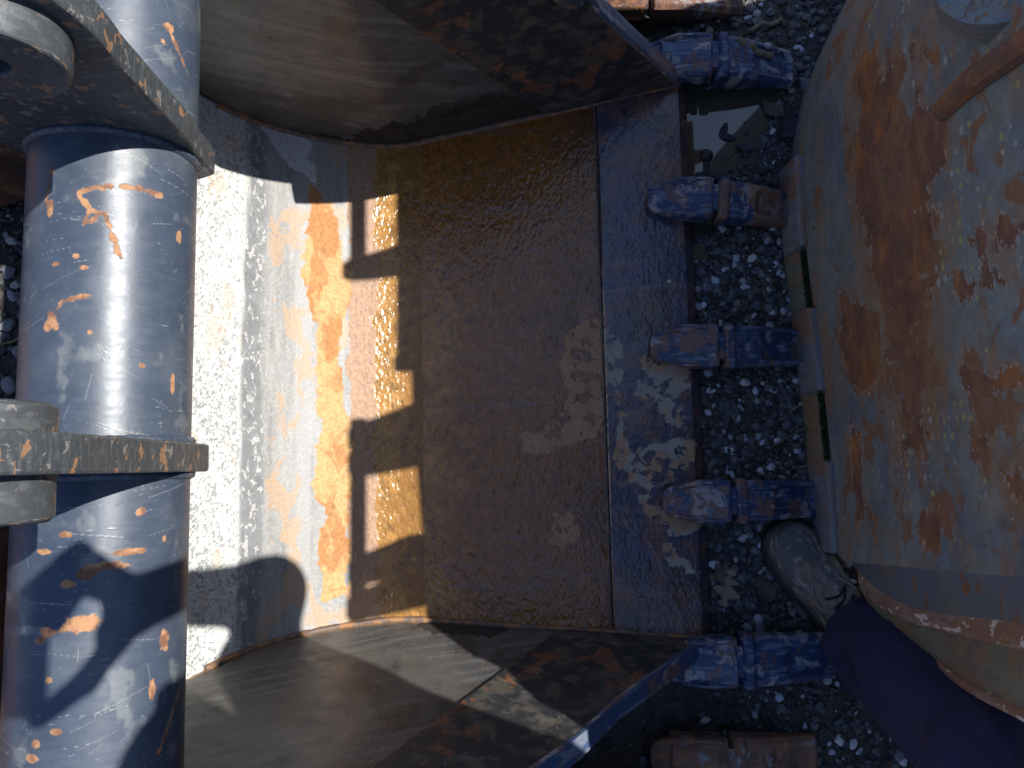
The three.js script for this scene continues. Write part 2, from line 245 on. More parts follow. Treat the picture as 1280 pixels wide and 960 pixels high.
{ // tube: u round the girth (0 at its far side), v along its length
  const TL = 1.3, TR = 0.081;
  const at = (px, py) => { const s = (px - 640) / F, xr = h => s * (H - h); let best = 0, bd = 9; for (let a = -0.6; a < Math.PI; a += 0.01) { const x = -0.42 + TR * Math.sin(a), y = 0.55 + TR * Math.cos(a), e = Math.abs(pix(px, py, y).x - x); if (e < bd - 1e-5 && Math.sin(a) * (0 - x) + Math.cos(a) * (H - y) > 0) { bd = e; best = a; } } return [best * TR, pix(px, py, 0.55 + TR * Math.cos(best)).z]; };
  const lines = [[[98, 242], [120, 234], [165, 234], [200, 244]], [[98, 242], [112, 262], [132, 268], [150, 322]], [[112, 262], [104, 280], [120, 272]], [[70, 410], [66, 392], [78, 378], [112, 368]], [[66, 205], [58, 250]], [[230, 80], [212, 40]], [[224, 860], [198, 940]]].map(l => l.map(p => at(...p)));
  const spots = [[64, 400, 8, 13], [60, 408, 6, 8], [224, 296, 5, 10], [216, 480, 4, 14], [178, 457, 4, 3], [112, 415, 3, 3], [176, 640, 6, 5], [55, 690, 9, 4], [82, 668, 8, 4], [205, 674, 3, 4], [100, 780, 22, 10], [60, 790, 12, 5], [130, 708, 26, 5], [85, 730, 8, 5], [50, 800, 7, 5], [110, 716, 12, 7], [160, 690, 20, 4], [60, 850, 4, 3], [70, 915, 7, 4], [45, 930, 6, 5], [40, 948, 8, 5], [212, 35, 8, 6], [204, 52, 3, 3], [155, 150, 4, 2], [62, 260, 5, 12], [95, 320, 4, 3], [70, 330, 5, 3], [105, 335, 6, 3], [205, 800, 8, 14], [190, 860, 5, 12]].map(([x, y, a, b]) => [at(x, y), a * 0.00078, b * 0.00078]);
  const r = rng(9), scr = []; for (let i = 0; i < 900; i++) { const g = i % 9, a = (r() - 0.35) * 0.30, z = lerp(-0.62, 0.45, r()), l = 0.003 + 0.05 * Math.pow(r(), 4), t = (vn(a * 20, z * 12, 4) - 0.5) * 1.6 + (r() - 0.5) * 0.4 + (r() < 0.12 ? 1.3 : 0); scr.push([[a, z], [a + l * Math.cos(t), z + l * Math.sin(t)], 0.00012 + 0.00025 * r() * r()]); }
  const cells = new Map(); const key = (a, b) => a * 4096 + b; for (const s of scr) { const n = 12; for (let i = 0; i <= n; i++) { const a = lerp(s[0][0], s[1][0], i / n), b = lerp(s[0][1], s[1][1], i / n); for (let p = -1; p <= 1; p++) for (let q = -1; q <= 1; q++) { const k = key(Math.floor(a / 0.006) + p + 500, Math.floor(b / 0.006) + q + 500); if (!cells.has(k)) cells.set(k, new Set()); cells.get(k).add(s); } } }
  M.tube = surf(800, 1500, (u, v, o) => {
    let a = u * 2 * Math.PI; if (a > Math.PI + 0.6) a -= 2 * Math.PI; const s = a * TR, z = -0.75 + v * TL;
    const n = fbm(s * 18, z * 18, 4, 601), d = fbm(s * 80, z * 60, 4, 611), f = vn(s * 700, z * 700, 7), sc = fbm(s * 60, z * 260, 3, 621), sp = fbm(s * 34, z * 26, 5, 625);
    o.set(0.048, 0.064, 0.092); o.mix([0.11, 0.125, 0.140], sm(0.42, 0.72, n) * 0.35 + sm(0.55, 0.75, sc) * 0.12); o.mul(0.85 + 0.3 * d);
    o.k = 0.36 + 0.10 * n + 0.14 * (sc - 0.5); o.h = 0.5 + 0.14 * (d - 0.5);
    if (sp > 0.645) o.mix([0.30, 0.31, 0.29], sm(0.645, 0.76, sp) * 0.28);
    const C = cells.get(key(Math.floor(s / 0.006) + 500, Math.floor(z / 0.006) + 500)); if (C) for (const q of C) { const e = segD(s, z, q[0], q[1]); if (e < q[2] * 1.5) { o.mix([0.36, 0.36, 0.34], 0.65 * (1 - e / (q[2] * 1.5))); o.h -= 0.05; } }
    const jag = (rag(s * 150, z * 150, 631, 5) - 0.5); let t = 0;
    for (const l of lines) for (let i = 1; i < l.length; i++) { const e = segD(s, z, l[i - 1], l[i]); if (e < 0.006) t = Math.max(t, sm(-0.0006, 0.0006, 0.0021 + jag * 0.008 - e)); }
    for (const [c, ra, rb] of spots) { const e = Math.hypot((s - c[0]) / ra, (z - c[1]) / rb); if (e < 2) t = Math.max(t, sm(-0.1, 0.1, 1 - e + jag * 1.1)); }
    if (t > 0) { { const c = sm(0.35, 0.65, rag(s * 110, z * 110, 641)); o.mix([lerp(0.19, 0.42, c), lerp(0.085, 0.215, c), lerp(0.045, 0.10, c)], t * 0.95); }; o.k = lerp(o.k, 0.85, t); o.h -= 0.06 * t; }
    o.mul(0.94 + 0.12 * f);
  }, 0.0015, { ior: 1.55 });
}
M.ear = surf(560, 560, (u, v, o) => {
  const n = fbm(u * 8, v * 8, 4, 701), d = fbm(u * 40, v * 40, 5, 711), f = vn(u * 400, v * 400, 7), sc = fbm(u * 40 + v * 12, v * 150, 3, 721);
  o.set(0.045, 0.050, 0.055); o.mix([0.13, 0.14, 0.14], sm(0.5, 0.72, sc) * 0.35 + 0.25 * n); o.mix([0.27, 0.15, 0.085], sm(0.665, 0.71, rag(u * 22, v * 22, 731))); o.mix([0.34, 0.30, 0.26], sm(0.69, 0.72, rag(u * 30, v * 30, 741)) * 0.5); o.mul(0.85 + 0.3 * f); o.k = 0.34 + 0.3 * d; o.h = 0.5 + 0.4 * (d - 0.5);
}, 0.0015);
M.weld = surf(256, 256, (u, v, o) => { const d = fbm(u * 30, v * 30, 4, 801); o.set(0.15, 0.10, 0.075).mix([0.26, 0.13, 0.06], sm(0.5, 0.6, d)).mul(0.7 + 0.6 * d); o.k = 0.5 + 0.3 * d; o.h = d; }, 0.001);
M.weldDark = surf(256, 256, (u, v, o) => { const d = fbm(u * 30, v * 30, 4, 811); o.set(0.07, 0.075, 0.085).mix([0.17, 0.10, 0.06], sm(0.55, 0.64, d)).mul(0.7 + 0.6 * d); o.k = 0.4 + 0.3 * d; o.h = d; }, 0.001);
function toothMat(seed, rusty, ochre = 0) {
  return surf(384, 384, (u, v, o) => {
    const x = u * 0.3, y = v * 0.3, n = fbm(x * 26, y * 26, 4, seed), d = fbm(x * 95, y * 95, 5, seed + 3), f = vn(x * 900, y * 900, seed), sc = fbm(x * 45, y * 300, 3, seed + 11);
    o.set(0.026, 0.048, 0.115); o.mix([0.17, 0.20, 0.27], sm(0.53, 0.64, sc * 0.6 + d * 0.4) * 0.7); { const rg = rag(x * 38, y * 38, seed + 5); o.mix([lerp(0.13, 0.25, f), lerp(0.070, 0.125, f), lerp(0.05, 0.08, f)], sm(0.595 - rusty, 0.65 - rusty, rg) * 0.85); } o.mix([0.34, 0.31, 0.30], sm(0.60, 0.68, rag(x * 48, y * 48, seed + 21)) * 0.8); if (ochre) o.mix([0.34, 0.16, 0.045], sm(0.5, 0.58, n) * ochre);
    o.mul(0.75 + 0.5 * f * 0.7); o.k = 0.34 + 0.4 * d; o.h = 0.5 + 0.7 * (d - 0.5);
  }, 0.0024, { ior: 1.55 });
}
M.tooth = [toothMat(900, 0.0), toothMat(930, 0.03, 0.5), toothMat(960, 0.015), toothMat(990, 0.04)];
M.adapter = [toothMat(1020, 0.05), toothMat(1050, 0.06), toothMat(1080, 0.09)];
M.black = new THREE.MeshStandardMaterial({ color: new THREE.Color(0.012, 0.012, 0.013), roughness: 0.55 });

// ------------------------------------------------------------------ ground, puddle
const noiseG = (x, z) => (fbm(x * 5, z * 5, 4, 1201) - 0.5) * 0.028 + (fbm(x * 40, z * 40, 3, 1211) - 0.5) * 0.006;
const PUD = fl([[842, 96], [905, 88], [960, 92], [975, 118], [958, 150], [944, 168], [930, 200], [900, 214], [880, 236], [848, 240]], GND), PUD2 = fl([[858, 278], [885, 272], [892, 288], [878, 300], [884, 318], [864, 326]], GND);
const WATER = GND + 0.004;
const groundH = (x, z) => {
  let h = GND + noiseG(x, z);
  const d = Math.max(inPoly(PUD, x, z), inPoly(PUD2, x, z)) + (fbm(x * 30, z * 30, 3, 1221) - 0.5) * 0.03;
  if (Math.hypot(x, z) < 3) h = lerp(Math.max(h, WATER + 0.003), WATER - 0.012, sm(-0.012, 0.012, d));
  if (x > -0.6 && x < 0.33 && z > -0.75 && z < 0.42) h = Math.min(h, GND + 0.006);
  return h;
};
M.ground = surf(800, 800, (u, v, o) => {
  const x = u * 2, z = v * 2, n = fbm(x * 10, z * 10, 4, 1301), d = fbm(x * 60, z * 60, 5, 1311), f = vn(x * 500, z * 500, 3);
  o.set(0.030, 0.026, 0.024).mix([0.07, 0.062, 0.055], sm(0.45, 0.65, d)).mix([0.05, 0.038, 0.026], sm(0.5, 0.65, n) * 0.6); o.mul(0.6 + 0.8 * f); if (f > 0.93) o.mix([0.25, 0.25, 0.26], 0.7); o.k = 0.45 + 0.4 * d; o.h = d * 0.7 + f * 0.3;
}, 0.006);
{
  const ax = []; for (let i = 0; i <= 150; i++) ax.push(-1.5 + 3 * i / 150); const far = [1.7, 2, 2.5, 3.5, 5, 8, 15, 30, 60, 120, 250];
  const co = [...far.map(v => -v).reverse(), ...ax, ...far], n = co.length - 1;
  const g = grid(n, n, (u, v) => { const x = co[Math.round(u * n)], z = co[Math.round(v * n)]; return [x, groundH(x, z), z]; }, (u, v) => [co[Math.round(u * n)] / 2, co[Math.round(v * n)] / 2]);
  tag(mesh('ground', g, M.ground), 'dark wet soil under the gravel between the buckets', 'ground', null, 'structure');
  const sh = (P, grow) => { const c = P.reduce((a, p) => [a[0] + p[0] / P.length, a[1] + p[1] / P.length], [0, 0]); const s = new THREE.Shape(P.map(p => new THREE.Vector2(c[0] + (p[0] - c[0]) * grow, -(c[1] + (p[1] - c[1]) * grow)))); return new THREE.ShapeGeometry(s).rotateX(-Math.PI / 2).translate(0, WATER, 0); };
  const water = new THREE.MeshPhysicalMaterial({ color: new THREE.Color(0.075, 0.065, 0.042), roughness: 0.03, ior: 1.75, side: THREE.DoubleSide });
  const w = mesh('puddle', mergeGeometries([sh(PUD, 1.25), sh(PUD2, 1.3)]), water); tag(w, 'muddy puddle water beside the corner of the bucket lip', 'puddle', null, 'structure');
}

// ------------------------------------------------------------------ main bucket
const bucket = thing('excavator_bucket', 'large dark excavator bucket with wet rusty floor and five pointed teeth', 'bucket');
const zLo = x => baseT(x), zHi = x => baseB(x);
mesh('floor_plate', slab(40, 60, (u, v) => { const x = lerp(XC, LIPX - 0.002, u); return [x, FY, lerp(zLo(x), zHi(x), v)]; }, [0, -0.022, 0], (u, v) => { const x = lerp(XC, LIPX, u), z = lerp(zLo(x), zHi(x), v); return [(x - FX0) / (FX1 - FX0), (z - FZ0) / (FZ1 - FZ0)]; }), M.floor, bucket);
mesh('lip_plate', (() => { // thicker plate with a bevelled cutting edge
  const pr = [[LIPX + 0.002, 0.0335], [LIPX + 0.002, 0.0585], [LIPX + 0.0045, 0.0605], [LIPE, 0.0605], [LIPE + 0.016, 0.046], [LIPE + 0.018, 0.041], [LIPE + 0.010, 0.0335]];
  const gs = []; for (let i = 0; i < pr.length - 1; i++) gs.push(grid(3, 50, (u, v) => { const x = lerp(pr[i][0], pr[i + 1][0], u), y = lerp(pr[i][1], pr[i + 1][1], u); return [x + 0.0016 * (vn(v * 60, 4, 3) - 0.5) * (i > 2 && i < 5 ? 1 : 0), y, lerp(zLo(x), zHi(x), v)]; }, (u, v) => [(lerp(pr[i][0], pr[i + 1][0], u) - 0.14) / 0.2, (lerp(zLo(0.2), zHi(0.2), v) - FZ0) / (FZ1 - FZ0)]));
  for (const e of [0, 1]) { const s = new THREE.Shape(pr.map(p => new THREE.Vector2(p[0], p[1]))); const g = new THREE.ShapeGeometry(s); const q = g.attributes.position; for (let i = 0; i < q.count; i++) q.setZ(i, e ? zHi(q.getX(i)) : zLo(q.getX(i))); gs.push(g); }
  return mergeGeometries(gs);
})(), M.lip, bucket);
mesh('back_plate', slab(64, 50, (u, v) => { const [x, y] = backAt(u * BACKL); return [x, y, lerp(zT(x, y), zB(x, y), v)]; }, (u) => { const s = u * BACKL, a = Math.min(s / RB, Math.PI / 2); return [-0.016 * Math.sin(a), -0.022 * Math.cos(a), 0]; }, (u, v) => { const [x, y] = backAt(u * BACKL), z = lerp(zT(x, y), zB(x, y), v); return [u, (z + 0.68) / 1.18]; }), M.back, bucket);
for (const z of [-0.5, -0.18, 0.14]) mesh('wear_strip', slab(6, 2, (u, v) => [lerp(-0.14, 0.28, u), 0.0325, z + lerp(-0.04, 0.04, v)], [0, -0.014, 0]), M.cutter, bucket);
for (const far of [true, false]) {
  const zf = far ? zT : zB, sg = far ? -1 : 1, RM = far ? RIMT : RIM;
  const P = (u, v) => { const x = lerp(-0.478, 0.2985, u), lo = lowY(x) + 0.001, hi = Math.max(lo + 0.001, rimY(RM, x)), h = lerp(lo, hi, v); return [x, h, zf(x, h)]; };
  const wall = mesh('side_wall', slab(70, 30, P, [0, 0, 0.020 * sg], (u, v) => { const p = P(u, v); return [(p[0] + 0.5) / 0.82, p[1] / 0.7]; }), far ? M.wallT : M.wallB, bucket);
  const seam = h => 0.075 - 0.55 * (h - FY);
  const Q = (u, v) => { const h = lerp(0.066, 0.525, v), x = lerp(seam(h), Math.max(seam(h) + 0.002, rimX(RM, h) - 0.001), u); return [x, h, zf(x, h) - sg * 0.0052]; };
  const cut = mesh('side_cutter', slab(30, 40, Q, [0, 0, 0.005 * sg], (u, v) => { const p = Q(u, v); return [(p[0] + 0.5) / 0.8, p[1] / 0.7]; }), M.cutter, wall);
  // edge strip in scraped navy paint along the front of the wall
  const rimPts = RM, n = 60, at = t => { const q = t * (rimPts.length - 1), i = Math.min(rimPts.length - 2, Math.floor(q)), w = q - i; return [lerp(rimPts[i][0], rimPts[i + 1][0], w), lerp(rimPts[i][1], rimPts[i + 1][1], w)]; };
  const E = (t, k) => { const p = at(t), p2 = at(Math.min(1, t + 0.01)), p1 = at(Math.max(0, t - 0.01)); let tx = p2[0] - p1[0], ty = p2[1] - p1[1]; const l = Math.hypot(tx, ty); tx /= l; ty /= l; const nx = ty, ny = -tx; const th = 0.006 + 0.0008 * vn(t * 90, 3); const ring = [[-0.001, -0.0062], [th * 0.75, -0.0062], [th, -0.004], [th, 0.019], [th * 0.7, 0.0212], [-0.001, 0.0212], [-0.001, -0.0062]]; const r = ring[k]; return [p[0] + nx * r[0], p[1] + ny * r[0] , zf(p[0], p[1]) + sg * r[1]]; };
  mesh('edge_strip', mergeGeometries([0, 1, 2, 3, 4, 5].map(k => grid(n, 1, (u, v) => E(u, k + v), (u, v) => [u * 2.2, (k + v) * 0.03 + (far ? 0 : 0.4)]))), M.edge, wall);
  // reinforcing bar inside the upper rim
  const bp = (far ? RM.slice(2, 5) : RM.slice(5)).map(([x, y]) => V3(x, y - 0.012, zf(x, y) - sg * 0.019)); mesh('rim_bar', new THREE.TubeGeometry(new THREE.CatmullRomCurve3(bp), 40, far ? 0.022 : 0.019, 10), M.ear, wall);
  // welds: floor seam, seam of the cutter
  const wp = []; for (let i = 0; i <= 16; i++) { const x = lerp(-0.44, 0.295, i / 16), h = lowY(x) + 0.003; wp.push(V3(x, h, zf(x, h) - sg * 0.002)); }
  bead(wp, 0.0052, 31 + sg, 170, M.weld, bucket);
  const sp = []; for (let i = 0; i <= 8; i++) { const h = lerp(0.07, 0.515, i / 8); sp.push(V3(seam(h) - 0.001, h, zf(seam(h), h) - sg * 0.0015)); }
  bead(sp, 0.0028, 41 + sg, 110, M.weldDark, wall);
}
{ const wp = []; for (let i = 0; i <= 10; i++) { const z = lerp(-0.64, 0.278, i / 10); wp.push(V3(LIPX - 0.001, 0.0553, z)); } bead(wp, 0.0026, 51, 170, M.weldDark, bucket); }
const tubeG = (() => { const g = new THREE.CylinderGeometry(0.081, 0.081, 1.3, 96, 1, false); g.rotateX(Math.PI / 2); const p = g.attributes.position, uv = g.attributes.uv; return g; })();
{ // uv: u = angle from the top towards +x, v = along z
  const g = grid(120, 40, (u, v) => { const a = u * Math.PI * 2; return [-0.42 + 0.081 * Math.sin(a), 0.55 + 0.081 * Math.cos(a), -0.75 + 1.3 * v]; });
  const cap = z => new THREE.RingGeometry(0.062, 0.081, 64, 1).translate(-0.42, 0.55, z);
  const inner = grid(60, 1, (u, v) => { const a = u * Math.PI * 2; return [-0.42 + 0.062 * Math.sin(a), 0.55 + 0.062 * Math.cos(a), -0.75 + 1.3 * v]; });
  mesh('torsion_tube', mergeGeometries([g, cap(-0.75), cap(0.55), inner]), M.tube, bucket);
}
for (const [z0, z1, b0, b1] of [[-0.366, -0.336, -0.395, -0.305], [-0.030, 0.000, -0.052, 0.034]]) {
  const s = new THREE.Shape(); s.moveTo(-0.337, 0.50); s.lineTo(-0.327, 0.60); s.lineTo(-0.323, 0.74); s.quadraticCurveTo(-0.312, 0.81, -0.335, 0.86); s.quadraticCurveTo(-0.385, 0.915, -0.44, 0.86); s.quadraticCurveTo(-0.47, 0.82, -0.485, 0.74); s.lineTo(-0.512, 0.60); s.lineTo(-0.512, 0.50); s.quadraticCurveTo(-0.42, 0.44, -0.337, 0.50);
  const hole = new THREE.Path(); hole.absarc(-0.39, 0.80, 0.016, 0, Math.PI * 2); s.holes.push(hole);
  const g = new THREE.ExtrudeGeometry(s, { depth: z1 - z0 - 0.005, bevelEnabled: true, bevelThickness: 0.0025, bevelSize: 0.003, bevelSegments: 2, curveSegments: 24 }); g.translate(0, 0, z0 + 0.0025);
  const e = mesh('ear', planarUVbox(g), M.ear, bucket);
  const pr = [[0.020, b0], [0.054, b0], [0.058, b0 + 0.004], [0.058, b1 - 0.004], [0.054, b1], [0.020, b1], [0.016, b1 - 0.004], [0.016, b0 + 0.004], [0.020, b0]].map(p => new THREE.Vector2(p[0], p[1]));
  mesh('boss', new THREE.LatheGeometry(pr, 48).rotateX(Math.PI / 2).translate(-0.39, 0.80, 0), M.ear, e);
  for (const z of [z0 - 0.002, z1 + 0.002]) { const wp = []; for (let i = 0; i <= 20; i++) { const a = lerp(-1.9, 1.85, i / 20); wp.push(V3(-0.42 + 0.0815 * Math.sin(a), 0.55 + 0.0815 * Math.cos(a), z)); } bead(wp, 0.0048, z * 100 | 0, 160, M.tube, e); }
}
function planarUVbox(g) { const h = g.index ? g.toNonIndexed() : g; h.computeVertexNormals(); const p = h.attributes.position, n = h.attributes.normal, uv = new Float32Array(p.count * 2); for (let i = 0; i < p.count; i++) { const ax = Math.abs(n.getX(i)), ay = Math.abs(n.getY(i)), az = Math.abs(n.getZ(i)); const a = az >= ax && az >= ay ? [p.getX(i), p.getY(i)] : ax >= ay ? [p.getZ(i) + 0.37, p.getY(i)] : [p.getX(i), p.getZ(i) + 0.71]; uv[2 * i] = a[0] / 0.3; uv[2 * i + 1] = a[1] / 0.3; } h.setAttribute('uv', new THREE.BufferAttribute(uv, 2)); return h; }

// ------------------------------------------------------------------ roots caught in the sludge on the far wall
{ const r = rng(314), gs = []; for (let i = 0; i < 26; i++) { const x = lerp(-0.27, 0.02, r()), h = lowY(x) + 0.03 + pl([[-0.27, 0.0], [-0.12, 0.07], [0.02, 0.075]], x) * (0.6 + 0.5 * r()), z = zT(x, h) + 0.003, a = 1.2 + 1.5 * r(), l = 0.012 + 0.03 * r(), P = []; for (let k = 0; k <= 4; k++) { const t = k / 4; P.push(V3(x + l * t * Math.cos(a + t * 0.6), h + l * t * Math.sin(a + t * 0.6) * 0.8, z + 0.004 * Math.sin(t * 3) + 0.002 * r())); } gs.push(new THREE.TubeGeometry(new THREE.CatmullRomCurve3(P), 8, 0.0007, 4)); }
  const m = mesh('rootlets', mergeGeometries(gs), new THREE.MeshStandardMaterial({ color: new THREE.Color(0.03, 0.022, 0.016), roughness: 0.9 })); tag(m, 'thin dark rootlets caught in the sludge at the foot of the far side wall', 'rootlets', null, 'stuff'); }

// ------------------------------------------------------------------ teeth
const font = await new FontLoader().loadAsync('fonts/droid/droid_sans_bold.typeface.json');
function adapterGeo() { // arrow-shaped casting pointing up the lip, nose over the edge
  const s = new THREE.Shape(); s.moveTo(-0.098, -0.004); s.quadraticCurveTo(-0.100, -0.014, -0.088, -0.019); s.lineTo(-0.052, -0.029); s.lineTo(-0.006, -0.031); s.lineTo(0.0, -0.029); s.lineTo(0.0, 0.029); s.lineTo(-0.006, 0.031); s.lineTo(-0.052, 0.029); s.lineTo(-0.088, 0.019); s.quadraticCurveTo(-0.100, 0.014, -0.098, 0.004); s.closePath();
  const g = new THREE.ExtrudeGeometry(s, { depth: 0.022, bevelEnabled: true, bevelThickness: 0.010, bevelSize: 0.006, bevelSegments: 4, curveSegments: 8 }); g.rotateX(-Math.PI / 2); g.translate(0, 0.010, 0);
  const p = g.attributes.position; for (let i = 0; i < p.count; i++) { const x = p.getX(i), y = p.getY(i); if (y > 0.01) p.setY(i, 0.01 + (y - 0.01) * lerp(0.35, 1, sm(-0.1, -0.04, x))); }
  const nose = new THREE.BoxGeometry(0.05, 0.05, 0.044, 1, 1, 1).translate(0.012, 0.012, 0);
  return planarUVbox(mergeGeometries([g.toNonIndexed(), nose.toNonIndexed()].map(q => { q.deleteAttribute('uv'); return q; })));
}
function toothGeo(scoop = 1) {
  const L = 0.160, top = x => pl([[0, 0.030], [0.002, 0.038], [0.016, 0.0385], [0.019, 0.033], [0.06, 0.031], [0.15, 0.012], [0.16, 0.002]], x), bot = x => pl([[0, -0.028], [0.02, -0.026], [0.06, -0.024], [0.16, -0.008]], x), hw = x => pl([[0, 0.034], [0.004, 0.037], [0.016, 0.037], [0.020, 0.034], [0.145, 0.0305], [0.157, 0.028], [0.16, 0.024]], x);
  const T = (u, v) => { const x = u * L, w = hw(x), q = lerp(-1, 1, v), z = q * w; const ed = sm(0.80, 1.0, Math.abs(q)) * 0.006; const sc = scoop * 0.014 * sm(0.062, 0.075, x) * (1 - sm(0.138, 0.152, x)) * (1 - sm(0.56, 0.72, Math.abs(q))); return [x, top(x) - ed - sc, z]; };
  const B = (u, v) => { const x = u * L, w = hw(x) * 0.86, q = lerp(-1, 1, v); return [x, bot(x), q * w]; };
  const side = e => grid(40, 5, (u, v) => { const a = T(u, e), b = B(u, e), m = Math.sin(v * Math.PI) * 0.0022; return [lerp(a[0], b[0], v), lerp(a[1], b[1], v), lerp(a[2], b[2], v) + (e ? m : -m)]; });
  const end = u => grid(12, 3, (s, v) => { const a = T(u, s), b = B(u, s); return [a[0], lerp(a[1], b[1], v), lerp(a[2], b[2], v)]; });
  const g = mergeGeometries([grid(64, 28, T), grid(40, 6, B), side(0), side(1), end(0), end(1)]); g.deleteAttribute('uv');
  return planarUV(g, 'x', 'z', 0.3, 0.3, 0, 0.1);
}
const aGeo = adapterGeo(), tGeo = toothGeo(1), tFlat = toothGeo(0.35);
const bigText = new TextGeometry('U2G', { font, size: 0.011, depth: 0.0016, curveSegments: 4 }), smallText = new TextGeometry('U209R', { font, size: 0.0058, depth: 0.0012, curveSegments: 3 });
for (const t of [bigText, smallText]) { t.computeBoundingBox(); t.translate(-t.boundingBox.max.x / 2, 0, 0).rotateX(-Math.PI / 2).rotateY(Math.PI / 2); }
const lets = mergeGeometries([bigText.clone().translate(0.036, 0.0318, 0), smallText.clone().translate(0.050, 0.0312, 0)]);
// px of the shoulder between adapter and tooth, height of the axis, turn, sizes
const TEETH = [[884, 72, -0.06, 1.06, 0], [886, 249, -0.06, 0.98, 1], [893, 433, -0.03, 1.0, 2], [908, 626, -0.005, 0.97, 3], [916, 826, 0.035, 1.08, 4]];
TEETH.forEach(([px, py, turn, k, i]) => {
  const p = pix(px, py, 0.085), a = mesh('tooth_adapter', aGeo, M.adapter[i % 3], bucket); a.position.set(p.x, 0.0605, p.z); a.rotation.y = turn; a.scale.set(k, 1, k);
  const t = mesh('tooth', i === 0 || i === 4 ? tFlat : tGeo, M.tooth[i % 4], a); t.position.set(0.010, 0.006, 0); t.rotation.z = [-0.16, -0.10, -0.09, -0.10, -0.04][i]; t.rotation.y = [0.03, -0.03, 0.02, 0.0, -0.03][i]; t.scale.set([0.92, 1.04, 1.0, 1.03, 0.98][i], 1, [1.04, 0.98, 1.0, 1.0, 1.06][i]);
  const l = mesh('cast_lettering', lets, M.tooth[i % 4], a); l.position.copy(t.position); l.rotation.copy(t.rotation);
  const pin = mesh('retaining_pin', new THREE.CylinderGeometry(0.006, 0.006, 0.088, 14).rotateX(Math.PI / 2), M.black, a); pin.position.set(0.004, 0.018, 0.0);
  if (i === 1) mesh('pin_head', mergeGeometries([new THREE.SphereGeometry(0.0115, 20, 14).toNonIndexed(), new THREE.CylinderGeometry(0.005, 0.006, 0.034, 12).rotateX(Math.PI / 2).translate(0, -0.001, 0.018).toNonIndexed(), new THREE.BoxGeometry(0.045, 0.012, 0.012).translate(0.006, -0.004, 0.036).toNonIndexed()]).translate(-0.004, 0.020, -0.079), M.black, a);
  if (i === 0 || i === 4) { // corner castings wrap the end of the side wall
    const sg = i ? 1 : -1, g = mergeGeometries([grid(14, 10, (u, v) => [lerp(-0.075, 0.0, u), lerp(0.006, 0.050, Math.sin(v * Math.PI) ** 0.5) * lerp(0.75, 1, u), sg * 0.004 + lerp(-0.030, 0.034, v)])]); mesh('corner_shroud', planarUVbox(g), M.edge, a);
  }
});

// ------------------------------------------------------------------ rusty neighbours built like it
const rustMat = (seed, c0 = [0.16, 0.075, 0.045], c1 = [0.09, 0.05, 0.038]) => surf(512, 512, (u, v, o) => { const n = fbm(u * 9, v * 9, 4, seed), d = fbm(u * 40, v * 40, 5, seed + 3), f = vn(u * 350, v * 350, 3); o.set(...c0).mix(c1, sm(0.4, 0.62, n)).mix([0.30, 0.14, 0.06], sm(0.54, 0.68, rag(u * 14, v * 14, seed + 7))).mix([0.25, 0.23, 0.22], sm(0.64, 0.7, rag(u * 20, v * 20, seed + 9))).mul(0.75 + 0.5 * f * 0.8); o.k = 0.6 + 0.3 * d; o.h = 0.5 + 0.7 * (d - 0.5); }, 0.002);
M.rustA = rustMat(1501); M.rustB = rustMat(1551, [0.24, 0.12, 0.07], [0.13, 0.075, 0.05]);
function rustyClone(name, label, mat, x, z, turn, dy = 0) {
  const c = bucket.clone(); c.name = numbered(name); c.position.set(x, dy, z); c.rotation.y = turn; c.traverse(o => { if (o.isMesh && o.material !== M.black) o.material = mat; }); c.userData = { label, category: 'bucket', group: 'worn buckets stored around the big one' };
  scene.add(c); return c;
}
rustyClone('rusty_bucket', 'rust brown bucket with one broad tooth below the lower bucket corner', M.rustB, -0.045, 1.15, -0.02);
{ const c = rustyClone('rusty_bucket', 'big brown bucket behind the person, its back towards the trousers', M.rustA, 1.56, 1.10, 0); c.scale.setScalar(1.4); }
rustyClone('rusty_bucket', 'dark rust brown bucket beyond the puddle and stick', M.rustA, -0.10, -1.128, 0.0);
rustyClone('rusty_bucket', 'brown bucket side behind the steel tube beside the shaded gravel', M.rustA, -1.13, -1.03, Math.PI);
rustyClone('rusty_bucket', 'brown sunlit bucket behind the tube below the hinge ear', M.rustB, -1.13, 0.37, Math.PI);

// ------------------------------------------------------------------ weathered bucket on the right, standing on its lip, back towards us
const nb = thing('weathered_bucket', 'grey weathered bucket back with rust band and yellow lichen beside the teeth', 'bucket');
const NE = [[1045, 690], [1040, 600], [1030, 500], [1016, 390], [1005, 300], [1000, 200], [1003, 150], [1013, 105], [1033, 50], [1058, 0]].map(([a, b]) => { const p = pix(a, b, 0.1); return [p.z, p.x]; });
{ const l = NE[NE.length - 1]; NE.push([l[0] - 0.07, l[1] + 0.06], [l[0] - 0.14, l[1] + 0.16], [l[0] - 0.2, l[1] + 0.34]); }
NE.reverse();                                                    // rising z
const NZ0 = NE[0][0], NZ1 = NE[NE.length - 1][0];
const nEdge = z => pl(NE, z);
const NP = [[0.018, 0.012], [0.1, 0], [0.3, -0.016], [0.5, -0.036], [0.66, -0.056], [0.76, -0.062], [0.86, -0.056], [0.92, -0.046]];
const nProf = h => pl(NP, h);
const zEnd = h => pl([[0.1, 0.150], [0.14, 0.158], [0.7, 0.104], [0.95, 0.08]], h);
const shellZ = (z, h) => z + (zEnd(h) - NZ1) * sm(-0.25, NZ1, z);
function shellHit(px, py) { let b = [0, 0], bd = 9; for (let h = 0.03; h < 0.92; h += 0.002) { const p = pix(px, py, h), e = Math.abs(p.x - nEdge(Math.min(p.z, NZ1)) - nProf(h)); if (e < bd) { bd = e; b = [h, p.z]; } } return b; }
